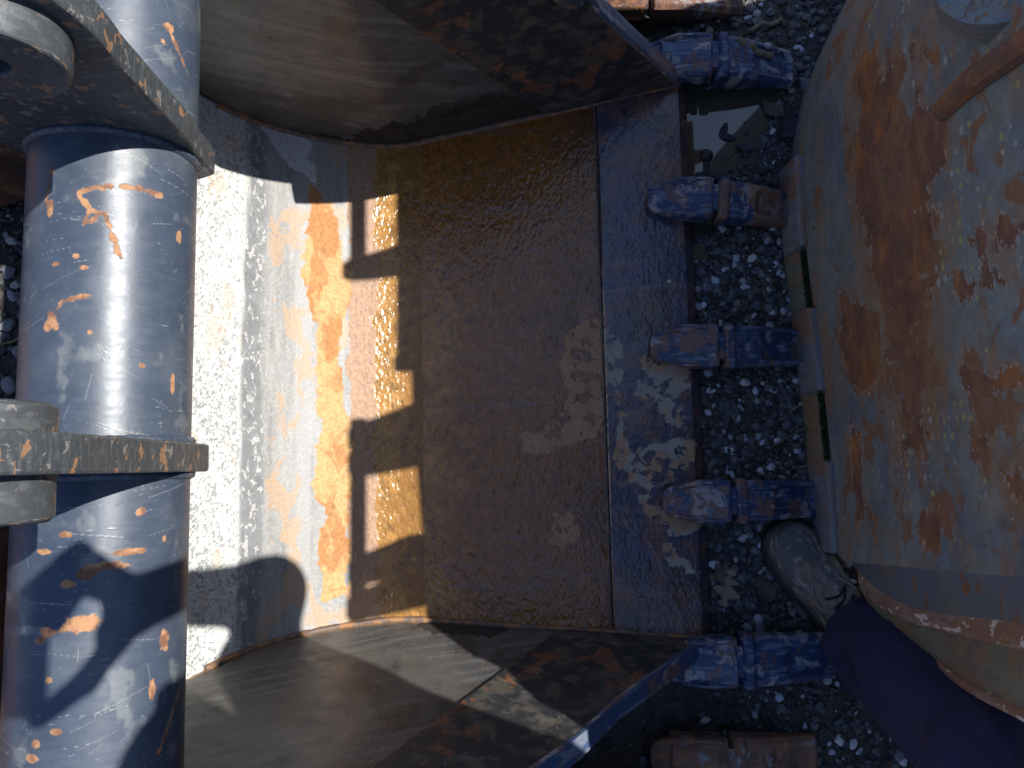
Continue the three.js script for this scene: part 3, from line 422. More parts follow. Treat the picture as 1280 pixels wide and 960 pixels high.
const shellPt = (px, py) => { const [h, z] = shellHit(px, py); return V3(nEdge(Math.min(z, NZ1)) + nProf(h), h, z); };
const shellFn = (() => {
  const R = l => l.map(p => shellHit(...p));
  const band = R([[1078, 60], [1098, 72], [1112, 92], [1132, 82], [1122, 118], [1158, 136], [1176, 150], [1178, 200], [1166, 262], [1172, 330], [1152, 372], [1150, 420], [1176, 470], [1160, 520], [1148, 600], [1128, 560], [1116, 480], [1106, 420], [1092, 350], [1078, 280], [1064, 210], [1070, 140]]);
  const pale = R([[1060, 70], [1075, 70], [1090, 200], [1100, 330], [1120, 480], [1136, 600], [1120, 610], [1096, 500], [1080, 380], [1062, 250], [1055, 160]]);
  const bits = [R([[1150, 636], [1172, 630], [1184, 655], [1176, 690], [1158, 690], [1148, 660]]), R([[1188, 300], [1240, 280], [1285, 270], [1285, 300], [1225, 310], [1195, 312]]), R([[1196, 345], [1240, 335], [1258, 352], [1220, 372], [1200, 378]]), R([[1196, 460], [1226, 455], [1246, 470], [1285, 458], [1285, 484], [1222, 496], [1200, 490]]), R([[1210, 545], [1230, 542], [1236, 575], [1216, 580]]), R([[1050, 370], [1100, 390], [1104, 470], [1070, 500], [1054, 440]]), R([[1252, 590], [1285, 580], [1285, 625], [1262, 620]]), R([[1156, 64], [1176, 62], [1178, 78], [1160, 82]]), R([[1060, 520], [1074, 540], [1084, 640], [1070, 650]])];
  return (h, z, o) => {
    const n = fbm(h * 12, z * 12, 4, 1701), d = fbm(h * 48, z * 48, 5, 1711), f = vn(h * 420, z * 420, 7), r = rag(h * 44, z * 22, 1721) - 0.5, st = fbm(h * 12, z * 70, 4, 1731);
    o.set(0.225, 0.255, 0.245).mix([0.170, 0.205, 0.225], sm(0.42, 0.62, n)).mix([0.255, 0.235, 0.185], sm(0.54, 0.68, fbm(h * 20, z * 20, 4, 1741)) * 0.7); o.mul(0.82 + 0.36 * d);
    o.k = 0.5 + 0.25 * d; o.h = 0.5 + 0.25 * (d - 0.5);
    let t = sm(-0.004, 0.012, inPoly(pale, h, z) + r * 0.09 + 0.012) * 0.75; o.mix([0.33, 0.225, 0.15], t * (0.6 + 0.8 * (d - 0.3)));
    let q = inPoly(band, h, z) + r * 0.085 + (st - 0.5) * 0.05; for (const b of bits) q = Math.max(q, inPoly(b, h, z) + r * 0.05 - 0.001);
    o.mix([0.33, 0.175, 0.075], sm(-0.045, 0.004, q) * sm(0.36, 0.6, rag(h * 50, z * 18, 1727)) * 0.8);
    t = sm(-0.004, 0.004, q) * sm(0.26, 0.46, rag(h * 70, z * 40, 1725) + 12 * Math.max(0, q));
    if (t > 0) { const c = sm(0.38, 0.64, rag(h * 15, z * 15, 1751)), c2 = sm(0.45, 0.7, rag(h * 60, z * 24, 1753)); o.mix([lerp(0.23, 0.42, c), lerp(0.105, 0.165, c), lerp(0.06, 0.042, c)], t * 0.92); o.mix([0.16, 0.085, 0.06], t * c2 * 0.6); o.mul(1 - t * 0.5 * (d - 0.35)); o.k = lerp(o.k, 0.9, t); o.h -= 0.14 * t; if (q < 0.0035 && fbm(h * 300, z * 300, 2, 9) > 0.52) o.mix([0.55, 0.53, 0.50], 0.7 * t); }
    const s2 = rag(h * 22, z * 22, 1761); if (s2 > 0.64) { const w = sm(0.64, 0.69, s2); o.mix([0.27, 0.13, 0.065], w * 0.9); o.h -= 0.1 * w; }
    // lichen rosettes and pale specks, only on paint
    if (h > 0.36 && t < 0.3) { const cx = Math.floor(h / 0.016), cz = Math.floor(z / 0.016), a = vn(cx * 3.1 + 0.5, cz * 1.7 + 0.5, 33), b = vn(cx * 2.3 + 0.5, cz * 4.1 + 0.5, 43), c = vn(cx + 0.5, cz + 0.5, 53), den = fbm(h * 9, z * 9, 3, 1771); if (c + den * 0.6 > 0.90) { const e = Math.hypot(h - (cx + 0.3 + 0.4 * a) * 0.016, z - (cz + 0.3 + 0.4 * b) * 0.016), rr = 0.0018 + 0.0036 * a; const w = 1 - sm(rr * 0.7, rr, e + r * 0.005); o.mix(b > 0.5 ? [0.46, 0.44, 0.15] : [0.46, 0.47, 0.42], w * (e > rr * 0.55 ? 0.85 : 0.55)); o.h += 0.1 * w; } }
    o.mix([0.32, 0.18, 0.08], sm(0.48, 0.72, rag(h * 26, z * 9, 1729)) * 0.55); o.mul(1 + 0.5 * (rag(h * 110, z * 110, 1733, 4) - 0.5));
    const sc = vn(h * 190, z * 190, 63); if (sc > 0.965) o.mix([0.55, 0.56, 0.55], 0.7);
    o.mul(0.92 + 0.16 * f);
  };
})();
const SPAN = 1.02;
M.shell = surf(1000, 1000, (u, v, o) => shellFn(u * SPAN, lerp(NZ0, 0.20, v), o), 0.0030);
M.nside = surf(640, 512, (u, v, o) => { const h = u * 0.95, z = v * 0.2; const n = fbm(h * 14, z * 14, 4, 1801), d = fbm(h * 55, z * 55, 5, 1811), f = vn(h * 500, z * 500, 3); o.set(0.16, 0.185, 0.205).mix([0.25, 0.225, 0.15], sm(0.5, 0.62, n) * 0.4).mix([0.24, 0.12, 0.07], sm(0.64, 0.68, d)).mul(0.85 + 0.3 * d); o.k = 0.5; o.h = 0.5 + 0.3 * (d - 0.5); }, 0.002);
M.nrim = surf(640, 256, (u, v, o) => { const h = u, z = v * 0.2; const n = fbm(h * 20, z * 30, 4, 1821), d = fbm(h * 60, z * 60, 5, 1831), f = vn(h * 500, z * 500, 3); o.set(0.30, 0.17, 0.115).mix([0.35, 0.28, 0.22], sm(0.48, 0.6, n) * 0.7).mix([0.30, 0.14, 0.06], sm(0.57, 0.62, d)).mix([0.6, 0.55, 0.5], sm(0.685, 0.70, d)).mul(0.8 + 0.4 * d); o.k = 0.7; o.h = 0.5 + 0.6 * (d - 0.5); }, 0.002);
M.nstrip = surf(256, 256, (u, v, o) => { const d = rag(u * 12, v * 12, 1861), f = vn(u * 300, v * 300, 3); o.set(0.20, 0.20, 0.205).mix([0.26, 0.15, 0.095], sm(0.46, 0.6, d)).mul(0.75 + 0.5 * f); o.k = 0.7; o.h = d; }, 0.002);
M.nbelly = surf(640, 512, (u, v, o) => { const h = u * 0.95, z = v * 0.25; const n = fbm(h * 16, z * 16, 4, 1841), d = fbm(h * 50, z * 50, 5, 1851); o.set(0.20, 0.205, 0.145).mix([0.27, 0.17, 0.09], sm(0.48, 0.6, n) * 0.8).mix([0.13, 0.125, 0.11], sm(0.55, 0.66, d) * 0.7).mul(0.8 + 0.4 * d); o.k = 0.7; o.h = 0.5 + 0.6 * (d - 0.5); }, 0.0025);
{
  const sx = (z, h) => nEdge(z) + nProf(h);
  const col = (u, z) => { // profile: up the back, over the top, down the mouth side
    if (u < 0.6) { const h = lerp(0.018, 0.92, u / 0.6); return [sx(z, h), h]; }
    const q = (u - 0.6) / 0.4, P = [[0, 0.92, -0.046], [0.06, 0.945, -0.036], [0.12, 0.95, -0.02], [0.5, 0.95, 0.30], [0.75, 0.86, 0.52], [1, 0.45, 0.70]];
    return [nEdge(z) + pl(P.map(p => [p[0], p[2]]), q), pl(P.map(p => [p[0], p[1]]), q)];
  };
  const f = (u, v) => { const z0 = lerp(NZ0, NZ1, v), [x, h] = col(u, z0); return [x, h, shellZ(z0, h)]; };
  mesh('back_shell', slab(100, 90, f, (u) => u < 0.6 ? [0.014, 0, 0] : [0, -0.014, 0], (u, v) => { const p = f(u, v); return [(u < 0.6 ? p[1] : 0.92 + (u - 0.6) * 0.2) / SPAN, (p[2] - NZ0) / (0.20 - NZ0)]; }), M.shell, nb);
  // the rounded side: plate, rusty rim, belly
  const ex = (l, hh) => { const P = l.map((p, i) => { const h = hh(p[0]); return pix(p[0], p[1], h); }); const a = P[P.length - 1], b = P[P.length - 2], d = a.clone().sub(b).normalize(); const m = a.clone().addScaledVector(d, 0.06).lerp(a.clone().add(V3(0.0, 0.06, 0)), 0.7); P.push(m, V3(a.x + 0.03, 0.90, a.z - 0.006), V3(a.x + 0.1, 0.95, a.z - 0.005), V3(a.x + 0.35, 0.94, a.z)); return new THREE.CatmullRomCurve3(P, false, 'centripetal'); };
  const hh = x => lerp(0.12, 0.70, clamp((x - 1062) / 218));
  const C0 = (() => { const P = []; for (const h of [0.115, 0.2, 0.3, 0.4, 0.5, 0.6, 0.7, 0.8, 0.9]) P.push(V3(nEdge(NZ1) + nProf(h), h, zEnd(h))); P.push(V3(nEdge(NZ1) - 0.02, 0.95, 0.082), V3(nEdge(NZ1) + 0.3, 0.95, 0.08)); return new THREE.CatmullRomCurve3(P, false, 'centripetal'); })();
  const C1 = ex([[1072, 714], [1082, 724], [1117, 749], [1166, 765], [1231, 773], [1282, 781]], hh), C2 = ex([[1076, 728], [1085, 745], [1117, 770], [1166, 786], [1231, 802], [1282, 815]], x => hh(x) - 0.012), C3 = ex([[1080, 735], [1092, 752], [1124, 782], [1166, 822], [1210, 856], [1282, 893]], x => hh(x) - 0.055);
  const loft = (A, B, bulge, n = 60) => (u, v) => { const a = A.getPoint(u), b = B.getPoint(u); const p = a.lerp(b, v); const k = Math.sin(v * Math.PI) * bulge; return [p.x - k * 0.5, p.y + k * 0.6, p.z + k * 0.6]; };
  const f0 = loft(C0, C1, -0.006); mesh('side_plate', slab(60, 8, f0, [0.01, 0, -0.006], (u, v) => [u * 1.2, v * 0.2]), M.nside, nb);
  const f1 = loft(C1, C2, 0.010); mesh('side_rim', slab(60, 8, f1, [0.01, 0, -0.012], (u, v) => [u, v * 0.4]), M.nrim, nb);
  const f2 = loft(C2, C3, 0.012); mesh('side_belly', slab(60, 10, f2, [0.01, 0.0, -0.012], (u, v) => [u * 1.2, v * 0.4]), M.nbelly, nb);
  const rp = []; for (let i = 0; i <= 20; i++) rp.push(C3.getPoint(i / 20)); mesh('lower_rim', new THREE.TubeGeometry(new THREE.CatmullRomCurve3(rp), 60, 0.007, 8), M.nrim, nb);
  const f3 = (u, v) => { const a = C3.getPoint(u), b = V3(a.x + 0.35, Math.max(0.02, a.y * 0.9), a.z - 0.02); a.lerp(b, v); return a.toArray(); }; mesh('inner_side', grid(40, 4, f3), M.nbelly, nb);
  // seam line between lower and upper back plates, strip along the lip with moss in its gaps
  const strip = (y0, y1) => { const n = 14; return slab(n, 3, (u, v) => { const py = lerp(y0, y1, u), z = pix(1010, py, 0.11).z, zz = Math.min(z, NZ1); const x = nEdge(zz); return [x - 0.014 + 0.016 * v + 0.0012 * (vn(u * 30, v * 3, 5) - 0.5), 0.118 - 0.006 * Math.abs(v - 0.5), zz]; }, [0, -0.075, 0], (u, v) => [u * 0.13 + y0 * 0.001, v * 0.12]); };
  for (const [a, b] of [[196, 308], [386, 488], [578, 692]]) mesh('lip_strip', strip(a, b), M.nstrip, nb);
  const back = slab(20, 2, (u, v) => { const z = lerp(pix(1010, 196, 0.1).z, NZ1 - 0.002, u); return [nEdge(z) - 0.010 + 0.012 * v, 0.100, z]; }, [0, -0.075, 0]); mesh('lip_backing', back, M.nbelly, nb);
  const moss = new THREE.MeshStandardMaterial({ color: new THREE.Color(0.035, 0.055, 0.014), roughness: 1 });
  const r = rng(5), tuft = []; for (const [a, b] of [[312, 384], [492, 574]]) { const gs = []; for (let i = 0; i < 420; i++) { const z = pix(1020, lerp(a, b, r()), 0.1).z, x = nEdge(z) - 0.010 + r() * 0.011; const c = new THREE.ConeGeometry(0.0012, 0.005 + 0.006 * r(), 4).translate(0, 0.004, 0).rotateX((r() - 0.5) * 1.4).rotateZ((r() - 0.5) * 1.4).translate(x, 0.1005, z); gs.push(c); } const m = mesh('moss', mergeGeometries(gs), moss, nb); m.userData.kind = 'stuff'; }
  // lifting lug weld bar and round plate on the back
  const a = shellPt(1180, 137), b = shellPt(1215, 105), c = shellPt(1270, 66), d = shellPt(1320, 30);
  const rust = rustMat(1901, [0.28, 0.13, 0.075], [0.20, 0.10, 0.07]); M.rustC = rust;
  mesh('rib', planarUVbox(new THREE.TubeGeometry(new THREE.CatmullRomCurve3([a, b, c, d].map((p, i) => p.clone().add(V3(i ? -0.003 : 0.001, 0, 0)))), 50, 0.0125, 10)), rust, nb);
  const e = shellPt(1250, -52), disc = new THREE.CylinderGeometry(0.062, 0.068, 0.03, 48); const dm = mesh('round_plate', disc, M.shell, nb); dm.position.copy(e).add(V3(0.012, 0, 0)); dm.rotation.z = 0.75;
  // ears and hinge pins on its top: their gaps let the sun through
  const ear = (z0, z1, tip) => { const s = new THREE.Shape(); s.moveTo(0.40 + 0.04, 0.93); s.lineTo(0.442, 1.06); s.quadraticCurveTo(0.442, 1.12 + tip, 0.475, 1.118 + tip); s.quadraticCurveTo(0.52, 1.11, 0.55, 1.0); s.lineTo(0.60, 0.93); s.closePath(); return mesh('ear', planarUVbox(new THREE.ExtrudeGeometry(s, { depth: z1 - z0, bevelEnabled: true, bevelSize: 0.003, bevelThickness: 0.003, bevelSegments: 1 }).translate(0, 0, z0)), M.rustC, nb); };
  ear(-0.612, -0.592, 0.02); ear(-0.925, -0.90, 0); ear(-0.33, -0.305, 0.0); ear(-0.290, -0.262, 0.0); ear(-0.115, -0.088, 0.0); ear(-0.058, -0.032, 0.004);
  const pin = (z0, z1) => mesh('hinge_pin', new THREE.CylinderGeometry(0.0135, 0.0135, z1 - z0, 24).rotateX(Math.PI / 2).translate(0.458, 1.092, (z0 + z1) / 2), M.rustC, nb);
  pin(-0.95, -0.585); pin(-0.345, -0.022);
  mesh('top_plate', planarUVbox(new THREE.BoxGeometry(0.10, 0.05, 0.62, 1, 1, 1).translate(0.514, 0.972, -0.715)), M.rustC, nb);
  mesh('stop_lug', planarUVbox(new THREE.BoxGeometry(0.022, 0.046, 0.026).translate(0.475, 0.982, -0.420)), M.rustC, nb);
}

// ------------------------------------------------------------------ photographer
function nets(bones, cell, kk, pad = 0.02) {   // smooth union of tapered capsules, meshed with surface nets; bone: [a, b, ra, rb]
  const lo = V3(9, 9, 9), hi = V3(-9, -9, -9); for (const [a, b, ra, rb] of bones) { const r = Math.max(ra, rb) + pad; for (const p of [a, b]) { lo.min(p.clone().subScalar(r)); hi.max(p.clone().addScalar(r)); } }
  const n = [0, 1, 2].map(i => Math.ceil((hi.getComponent(i) - lo.getComponent(i)) / cell) + 2), [nx, ny, nz] = n, N = nx * ny * nz, D = new Float32Array(N).fill(1);
  for (const [a, b, ra, rb, fl] of bones) {
    const r = Math.max(ra, rb) + pad, e = b.clone().sub(a), l2 = e.lengthSq() || 1e-9, i0 = [], i1 = []; for (let k = 0; k < 3; k++) { i0[k] = Math.max(0, Math.floor((Math.min(a.getComponent(k), b.getComponent(k)) - r - lo.getComponent(k)) / cell)); i1[k] = Math.min(n[k] - 1, Math.ceil((Math.max(a.getComponent(k), b.getComponent(k)) + r - lo.getComponent(k)) / cell)); }
    for (let z = i0[2]; z <= i1[2]; z++) for (let y = i0[1]; y <= i1[1]; y++) for (let x = i0[0]; x <= i1[0]; x++) {
      const px = lo.x + x * cell - a.x, py = lo.y + y * cell - a.y, pz = lo.z + z * cell - a.z; const t = clamp((px * e.x + py * e.y + pz * e.z) / l2);
      const d = Math.hypot(px - e.x * t, py - e.y * t, pz - e.z * t) - lerp(ra, rb, t), i = (z * ny + y) * nx + x, o = D[i]; const h = Math.max(kk - Math.abs(o - d), 0) / kk; D[i] = Math.min(o, d) - h * h * kk * 0.25;
    }
  }
  const id = new Int32Array(N).fill(-1), P = [], ix = [], off = [0, 1, nx, nx + 1, nx * ny, nx * ny + 1, nx * ny + nx, nx * ny + nx + 1], E = [[0, 1], [2, 3], [4, 5], [6, 7], [0, 2], [1, 3], [4, 6], [5, 7], [0, 4], [1, 5], [2, 6], [3, 7]];
  for (let z = 0; z < nz - 1; z++) for (let y = 0; y < ny - 1; y++) for (let x = 0; x < nx - 1; x++) {
    const i = (z * ny + y) * nx + x; let m = 0; for (let k = 0; k < 8; k++) if (D[i + off[k]] < 0) m |= 1 << k; if (m === 0 || m === 255) continue;
    let sx = 0, sy = 0, sz = 0, c = 0; for (const [p, q] of E) { const a = D[i + off[p]], b = D[i + off[q]]; if ((a < 0) === (b < 0)) continue; const t = a / (a - b); sx += lerp(p & 1, q & 1, t); sy += lerp(p >> 1 & 1, q >> 1 & 1, t); sz += lerp(p >> 2, q >> 2, t); c++; }
    id[i] = P.length / 3; P.push(lo.x + (x + sx / c) * cell, lo.y + (y + sy / c) * cell, lo.z + (z + sz / c) * cell);
  }
  const sX = 1, sY = nx, sZ = nx * ny;
  for (let z = 1; z < nz - 1; z++) for (let y = 1; y < ny - 1; y++) for (let x = 1; x < nx - 1; x++) { const i = (z * ny + y) * nx + x; for (const [s, a, b] of [[sX, sY, sZ], [sY, sZ, sX], [sZ, sX, sY]]) { const i0 = D[i] < 0, i1 = D[i + s] < 0; if (i0 === i1) continue; const q = [id[i], id[i - a], id[i - a - b], id[i - b]]; if (q.some(v => v < 0)) continue; if (i0) ix.push(q[0], q[1], q[2], q[0], q[2], q[3]); else ix.push(q[0], q[2], q[1], q[0], q[3], q[2]); } }
  const g = new THREE.BufferGeometry(); g.setAttribute('position', new THREE.Float32BufferAttribute(P, 3)); g.setIndex(ix); g.computeVertexNormals(); return planarUV(g, 'x', 'y', 0.3, 0.3);
}
const person = thing('person', 'person in navy trousers, dark jacket and worn leather shoe standing between the buckets', 'person');
{
  const skin = new THREE.MeshStandardMaterial({ color: new THREE.Color(0.48, 0.29, 0.20), roughness: 0.6 });
  const navy = surf(256, 256, (u, v, o) => { const w = Math.sin((u + v) * 2 * Math.PI * 64) * 0.5 + 0.5, d = fbm(u * 12, v * 12, 4, 2001); o.set(0.022, 0.023, 0.066).mul(0.7 + 0.3 * w + 0.4 * d); o.k = 0.95; o.h = w * 0.4 + d * 0.6; }, 0.0015);
  const jacketM = new THREE.MeshStandardMaterial({ color: new THREE.Color(0.03, 0.034, 0.045), roughness: 0.9 }), hairM = new THREE.MeshStandardMaterial({ color: new THREE.Color(0.05, 0.035, 0.025), roughness: 0.8 });
  const toe = pix(974, 656, 0.06); toe.y = GND + 0.012; const dir = V3(0.545, 0, 0.84).normalize();
  const ankle = toe.clone().addScaledVector(dir, 0.215).setY(0.125), knee = V3(0.535, 0.50, 0.335), hipR = V3(0.545, 0.90, 0.33);
  const dir2 = V3(0.55, 0, 0.83).normalize(), toe2 = V3(0.66, GND + 0.012, 0.60), ankle2 = toe2.clone().addScaledVector(dir2, 0.215).setY(0.125), knee2 = V3(0.72, 0.51, 0.66), hipL = V3(0.67, 0.91, 0.48);
  const pel = V3(0.60, 0.95, 0.39), wst = V3(0.56, 1.09, 0.31), chest = V3(0.475, 1.26, 0.18), neck = V3(0.405, 1.39, 0.105), skull = V3(0.335, 1.475, 0.06), chin = V3(0.275, 1.40, 0.03);
  const shR = V3(0.435, 1.33, 0.01), shL = V3(0.54, 1.35, 0.30), elR = V3(0.385, 1.225, -0.095), elL = V3(0.70, 1.13, 0.44), wrR = V3(0.235, 1.335, -0.100), wrL = V3(0.66, 0.93, 0.30);
  const phR = V3(0.168, 1.358, -0.072), phL = V3(0.62, 0.865, 0.265);
  const hand = (wr, palm, sgn) => { // palm and five bent fingers closing on the edges of the phone
    const b = [[wr, palm, 0.026, 0.030]]; const out = palm.clone().sub(wr).normalize();
    const side = V3(-0.25, 0, sgn).normalize(); // sgn: away from the phone
    const seg = [[-0.034, 0.92], [-0.011, 1.0], [0.012, 0.95], [0.034, 0.78]];
    for (const [k, l] of seg) { const x = palm.x - 0.018 - k * 0.9; const a = V3(x, palm.y - 0.004, palm.z + sgn * 0.004), m = V3(x - 0.012, palm.y - 0.016 + 0.004, palm.z - sgn * 0.008 + sgn * 0.018), e = V3(x - 0.012, palm.y - 0.012, palm.z - sgn * (0.012 * l)); b.push([a, m, 0.0105, 0.0095], [m, e, 0.0095, 0.008]); }
    const t0 = V3(palm.x + 0.004, palm.y + 0.010, palm.z + sgn * 0.002), t1 = V3(palm.x - 0.018, palm.y + 0.026, palm.z - sgn * 0.012), t2 = V3(palm.x - 0.040, palm.y + 0.016, palm.z - sgn * 0.026); b.push([t0, t1, 0.0125, 0.0105], [t1, t2, 0.0105, 0.009]); return b;
  };
  const grip = () => { const y = 1.364, b = [[wrR, phR, 0.024, 0.027], [phR, V3(0.150, y, -0.090), 0.025, 0.018], [phR, V3(0.152, y, -0.048), 0.024, 0.017]];
    [[0.150, -0.100, 0.118, -0.122, 0.060, -0.058], [0.146, -0.094, 0.104, -0.112, 0.036, -0.057], [0.144, -0.088, 0.100, -0.098, 0.074, -0.056], [0.142, -0.080, 0.112, -0.090, 0.088, -0.052]].forEach(([a, c, d, e, f, g], i) => { const yy = y - 0.004 + [0.006, 0.001, -0.003, -0.006][i]; b.push([V3(a, yy, c), V3(d, yy + 0.004, e), 0.0105, 0.0092], [V3(d, yy + 0.004, e), V3(f, yy, g), 0.0092, 0.0076]); });
    b.push([V3(0.158, y, -0.046), V3(0.128, y + 0.004, -0.006), 0.0125, 0.0110], [V3(0.128, y + 0.004, -0.006), V3(0.084, y + 0.002, 0.026), 0.0110, 0.0088]); return b; };
  const legs = k => [[ankle, knee, 0.046 * k, 0.058 * k], [knee, hipR, 0.062 * k, 0.084 * k], [ankle2, knee2, 0.046 * k, 0.058 * k], [knee2, hipL, 0.062 * k, 0.084 * k], [hipR, hipL, 0.09 * k, 0.09 * k], [pel, wst, 0.115 * k, 0.11 * k]];
  const torso = k => [[pel, wst, 0.115 * k, 0.112 * k], [wst, chest, 0.112 * k, 0.118 * k], [chest, neck, 0.115 * k, 0.055 * k], [shR, shL, 0.068 * k, 0.068 * k], [shR.clone().lerp(chest, 0.4), chest, 0.10 * k, 0.10 * k], [shL.clone().lerp(chest, 0.4), chest, 0.10 * k, 0.10 * k], [shR, elR, 0.055 * k, 0.045 * k], [elR, wrR, 0.044 * k, 0.032 * k], [shL, elL, 0.055 * k, 0.045 * k], [elL, wrL, 0.044 * k, 0.032 * k]];
  const heel = t => [t.clone().setY(0.07), 0];
  const fwd = chin.clone().sub(skull).normalize(), right = V3(-0.35, 0, -0.94).normalize(), hz = (a, b, c) => skull.clone().addScaledVector(fwd, a).addScaledVector(right, b).add(V3(0, c, 0));
  const head = [[skull, skull.clone().add(V3(0.02, 0.012, 0.01)), 0.086, 0.084], [skull, chin, 0.076, 0.040], [neck, skull, 0.056, 0.055], [hz(0.055, 0, -0.062), hz(0.078, 0, -0.085), 0.012, 0.015], [hz(0.012, 0.082, -0.02), hz(0.0, 0.088, 0.015), 0.012, 0.014], [hz(0.012, -0.082, -0.02), hz(0.0, -0.088, 0.015), 0.012, 0.014], [hz(0.088, 0.022, -0.078), hz(0.088, -0.022, -0.078), 0.008, 0.008], [hz(0.035, 0.032, -0.066), hz(0.036, 0.030, -0.066), 0.013, 0.013], [hz(0.035, -0.032, -0.066), hz(0.036, -0.030, -0.066), 0.013, 0.013]];
  const body = mergeGeometries([nets([...legs(0.86), ...torso(0.84), [neck, skull, 0.056, 0.055], [skull, chin, 0.07, 0.035]], 0.012, 0.03), nets(head, 0.005, 0.012), nets(grip(), 0.003, 0.005, 0.008), nets(hand(wrL, phL, 1), 0.003, 0.006, 0.008)]);
  mesh('body', body, skin, person);
  const tr = nets([[ankle.clone().add(V3(0.004, 0.0, 0.004)), knee, 0.066, 0.078], [knee, hipR, 0.080, 0.102], [ankle2.clone().add(V3(0, -0.015, 0)), knee2, 0.074, 0.078], [knee2, hipL, 0.080, 0.102], [hipR, hipL, 0.108, 0.108], [pel, wst, 0.13, 0.118]], 0.010, 0.03);
  { const p = tr.attributes.position, nn = tr.attributes.normal; for (let i = 0; i < p.count; i++) { const y = p.getY(i), a = Math.atan2(p.getZ(i) - 0.33, p.getX(i) - 0.53); const f = 0.034 * (fbm(a * 1.6 + y * 5, y * 13 + a, 3, 2101) - 0.5) + 0.014 * (1 - Math.abs(2 * fbm(a * 2 + y * 7, y * 22 - a * 2, 2, 2111) - 1)) * sm(0.45, 0.15, y); p.setXYZ(i, p.getX(i) + nn.getX(i) * f, y, p.getZ(i) + nn.getZ(i) * f); } tr.computeVertexNormals(); }
  mesh('trousers', tr, navy, person);
  mesh('jacket', nets([[wst, chest, 0.128, 0.132], [pel, wst, 0.13, 0.128], [chest, neck, 0.125, 0.066], [shR, shL, 0.078, 0.078], [shR.clone().lerp(chest, 0.4), chest, 0.11, 0.11], [shL.clone().lerp(chest, 0.4), chest, 0.11, 0.11], [shR, elR, 0.064, 0.050], [elR, wrR.clone().lerp(elR, 0.15), 0.050, 0.036], [shL, elL, 0.066, 0.055], [elL, wrL.clone().lerp(elL, 0.1), 0.055, 0.042]], 0.011, 0.03), jacketM, person);
  mesh('hair', nets([[skull.clone().add(V3(0.014, 0.012, 0.006)), skull.clone().add(V3(0.03, 0.02, 0.012)), 0.089, 0.086], [skull.clone().add(V3(0.05, -0.03, 0.02)), skull.clone().add(V3(0.06, -0.05, 0.02)), 0.065, 0.05]], 0.006, 0.02), hairM, person);
  const eyeM = new THREE.MeshStandardMaterial({ color: 0x1a1410, roughness: 0.2 }); for (const s of [-1, 1]) mesh('eye', new THREE.SphereGeometry(0.0095, 14, 10).translate(...hz(0.046, 0.031 * s, -0.068).toArray()), eyeM, person);
  // shoe: lofted upper, sole, seam strips, laces
  const leather = surf(384, 384, (u, v, o) => { const d = fbm(u * 26, v * 26, 5, 2201), n = fbm(u * 7, v * 7, 4, 2211), f = vn(u * 250, v * 250, 3); o.set(0.10, 0.095, 0.090).mix([0.32, 0.27, 0.22], sm(0.5, 0.68, d * 0.6 + n * 0.4)).mix([0.12, 0.085, 0.055], sm(0.55, 0.65, n) * 0.6).mul(0.85 + 0.3 * f); o.k = 0.48 + 0.3 * d; o.h = 0.5 + 0.5 * (d - 0.5); }, 0.0012);
  const soleM = new THREE.MeshStandardMaterial({ color: new THREE.Color(0.035, 0.032, 0.028), roughness: 0.85 }), laceM = new THREE.MeshStandardMaterial({ color: new THREE.Color(0.02, 0.015, 0.013), roughness: 0.9 }), pipeM = new THREE.MeshStandardMaterial({ color: new THREE.Color(0.20, 0.20, 0.20), roughness: 0.45 });
  const shoe = (t, d) => {
    const root = new THREE.Group(); root.name = 'shoe'; person.add(root); root.position.set(t.x, GND, t.z); root.rotation.y = Math.atan2(-d.z, d.x); root.scale.setScalar(0.92);
    const L = 0.295, hw = x => pl([[0, 0.012], [0.006, 0.026], [0.02, 0.041], [0.05, 0.051], [0.09, 0.053], [0.16, 0.043], [0.22, 0.040], [0.27, 0.036], [0.295, 0.012]], x), ht = x => pl([[0, 0.035], [0.012, 0.054], [0.04, 0.068], [0.08, 0.074], [0.12, 0.088], [0.17, 0.118], [0.2, 0.135], [0.26, 0.138], [0.285, 0.115], [0.295, 0.07]], x);
    const up = (u, v) => { const x = 0.0015 + u * (L - 0.003), a = v * Math.PI, w = hw(x) * 0.97, h = ht(x); const c = Math.cos(a), s = Math.sin(a); return [x, 0.022 + (h - 0.022) * Math.pow(s, 0.7), -w * Math.sign(c) * Math.pow(Math.abs(c), 0.75)]; };
    mesh('upper', grid(60, 28, up, (u, v) => [u, v]), leather, root);
    const sl = (u, v, y) => { const x = u * L; return [x, y, lerp(-1, 1, v) * (hw(x) + 0.005)]; }; mesh('sole', mergeGeometries([grid(40, 8, (u, v) => sl(u, v, 0.028)), grid(40, 8, (u, v) => sl(u, v, 0.0)), grid(40, 2, (u, v) => sl(u, 0, 0.028 * v)), grid(40, 2, (u, v) => sl(u, 1, 0.028 * v)), grid(1, 8, (u, v) => sl(0, v, 0.028 * u)), grid(1, 8, (u, v) => sl(1, v, 0.028 * u))]), soleM, root);
    const line = (pts, r, m, nm) => mesh(nm, new THREE.TubeGeometry(new THREE.CatmullRomCurve3(pts.map(([u, v]) => { const p = up(u, v); return V3(p[0], p[1] + 0.0008, p[2]); })), 40, r, 6), m, root);
    line([[0.62, 0.08], [0.46, 0.26], [0.36, 0.38], [0.34, 0.5], [0.36, 0.62], [0.46, 0.74], [0.62, 0.92]], 0.0012, pipeM, 'piping'); line([[0.66, 0.1], [0.5, 0.29], [0.41, 0.40], [0.39, 0.5], [0.41, 0.60], [0.5, 0.71], [0.66, 0.9]], 0.0012, pipeM, 'piping');
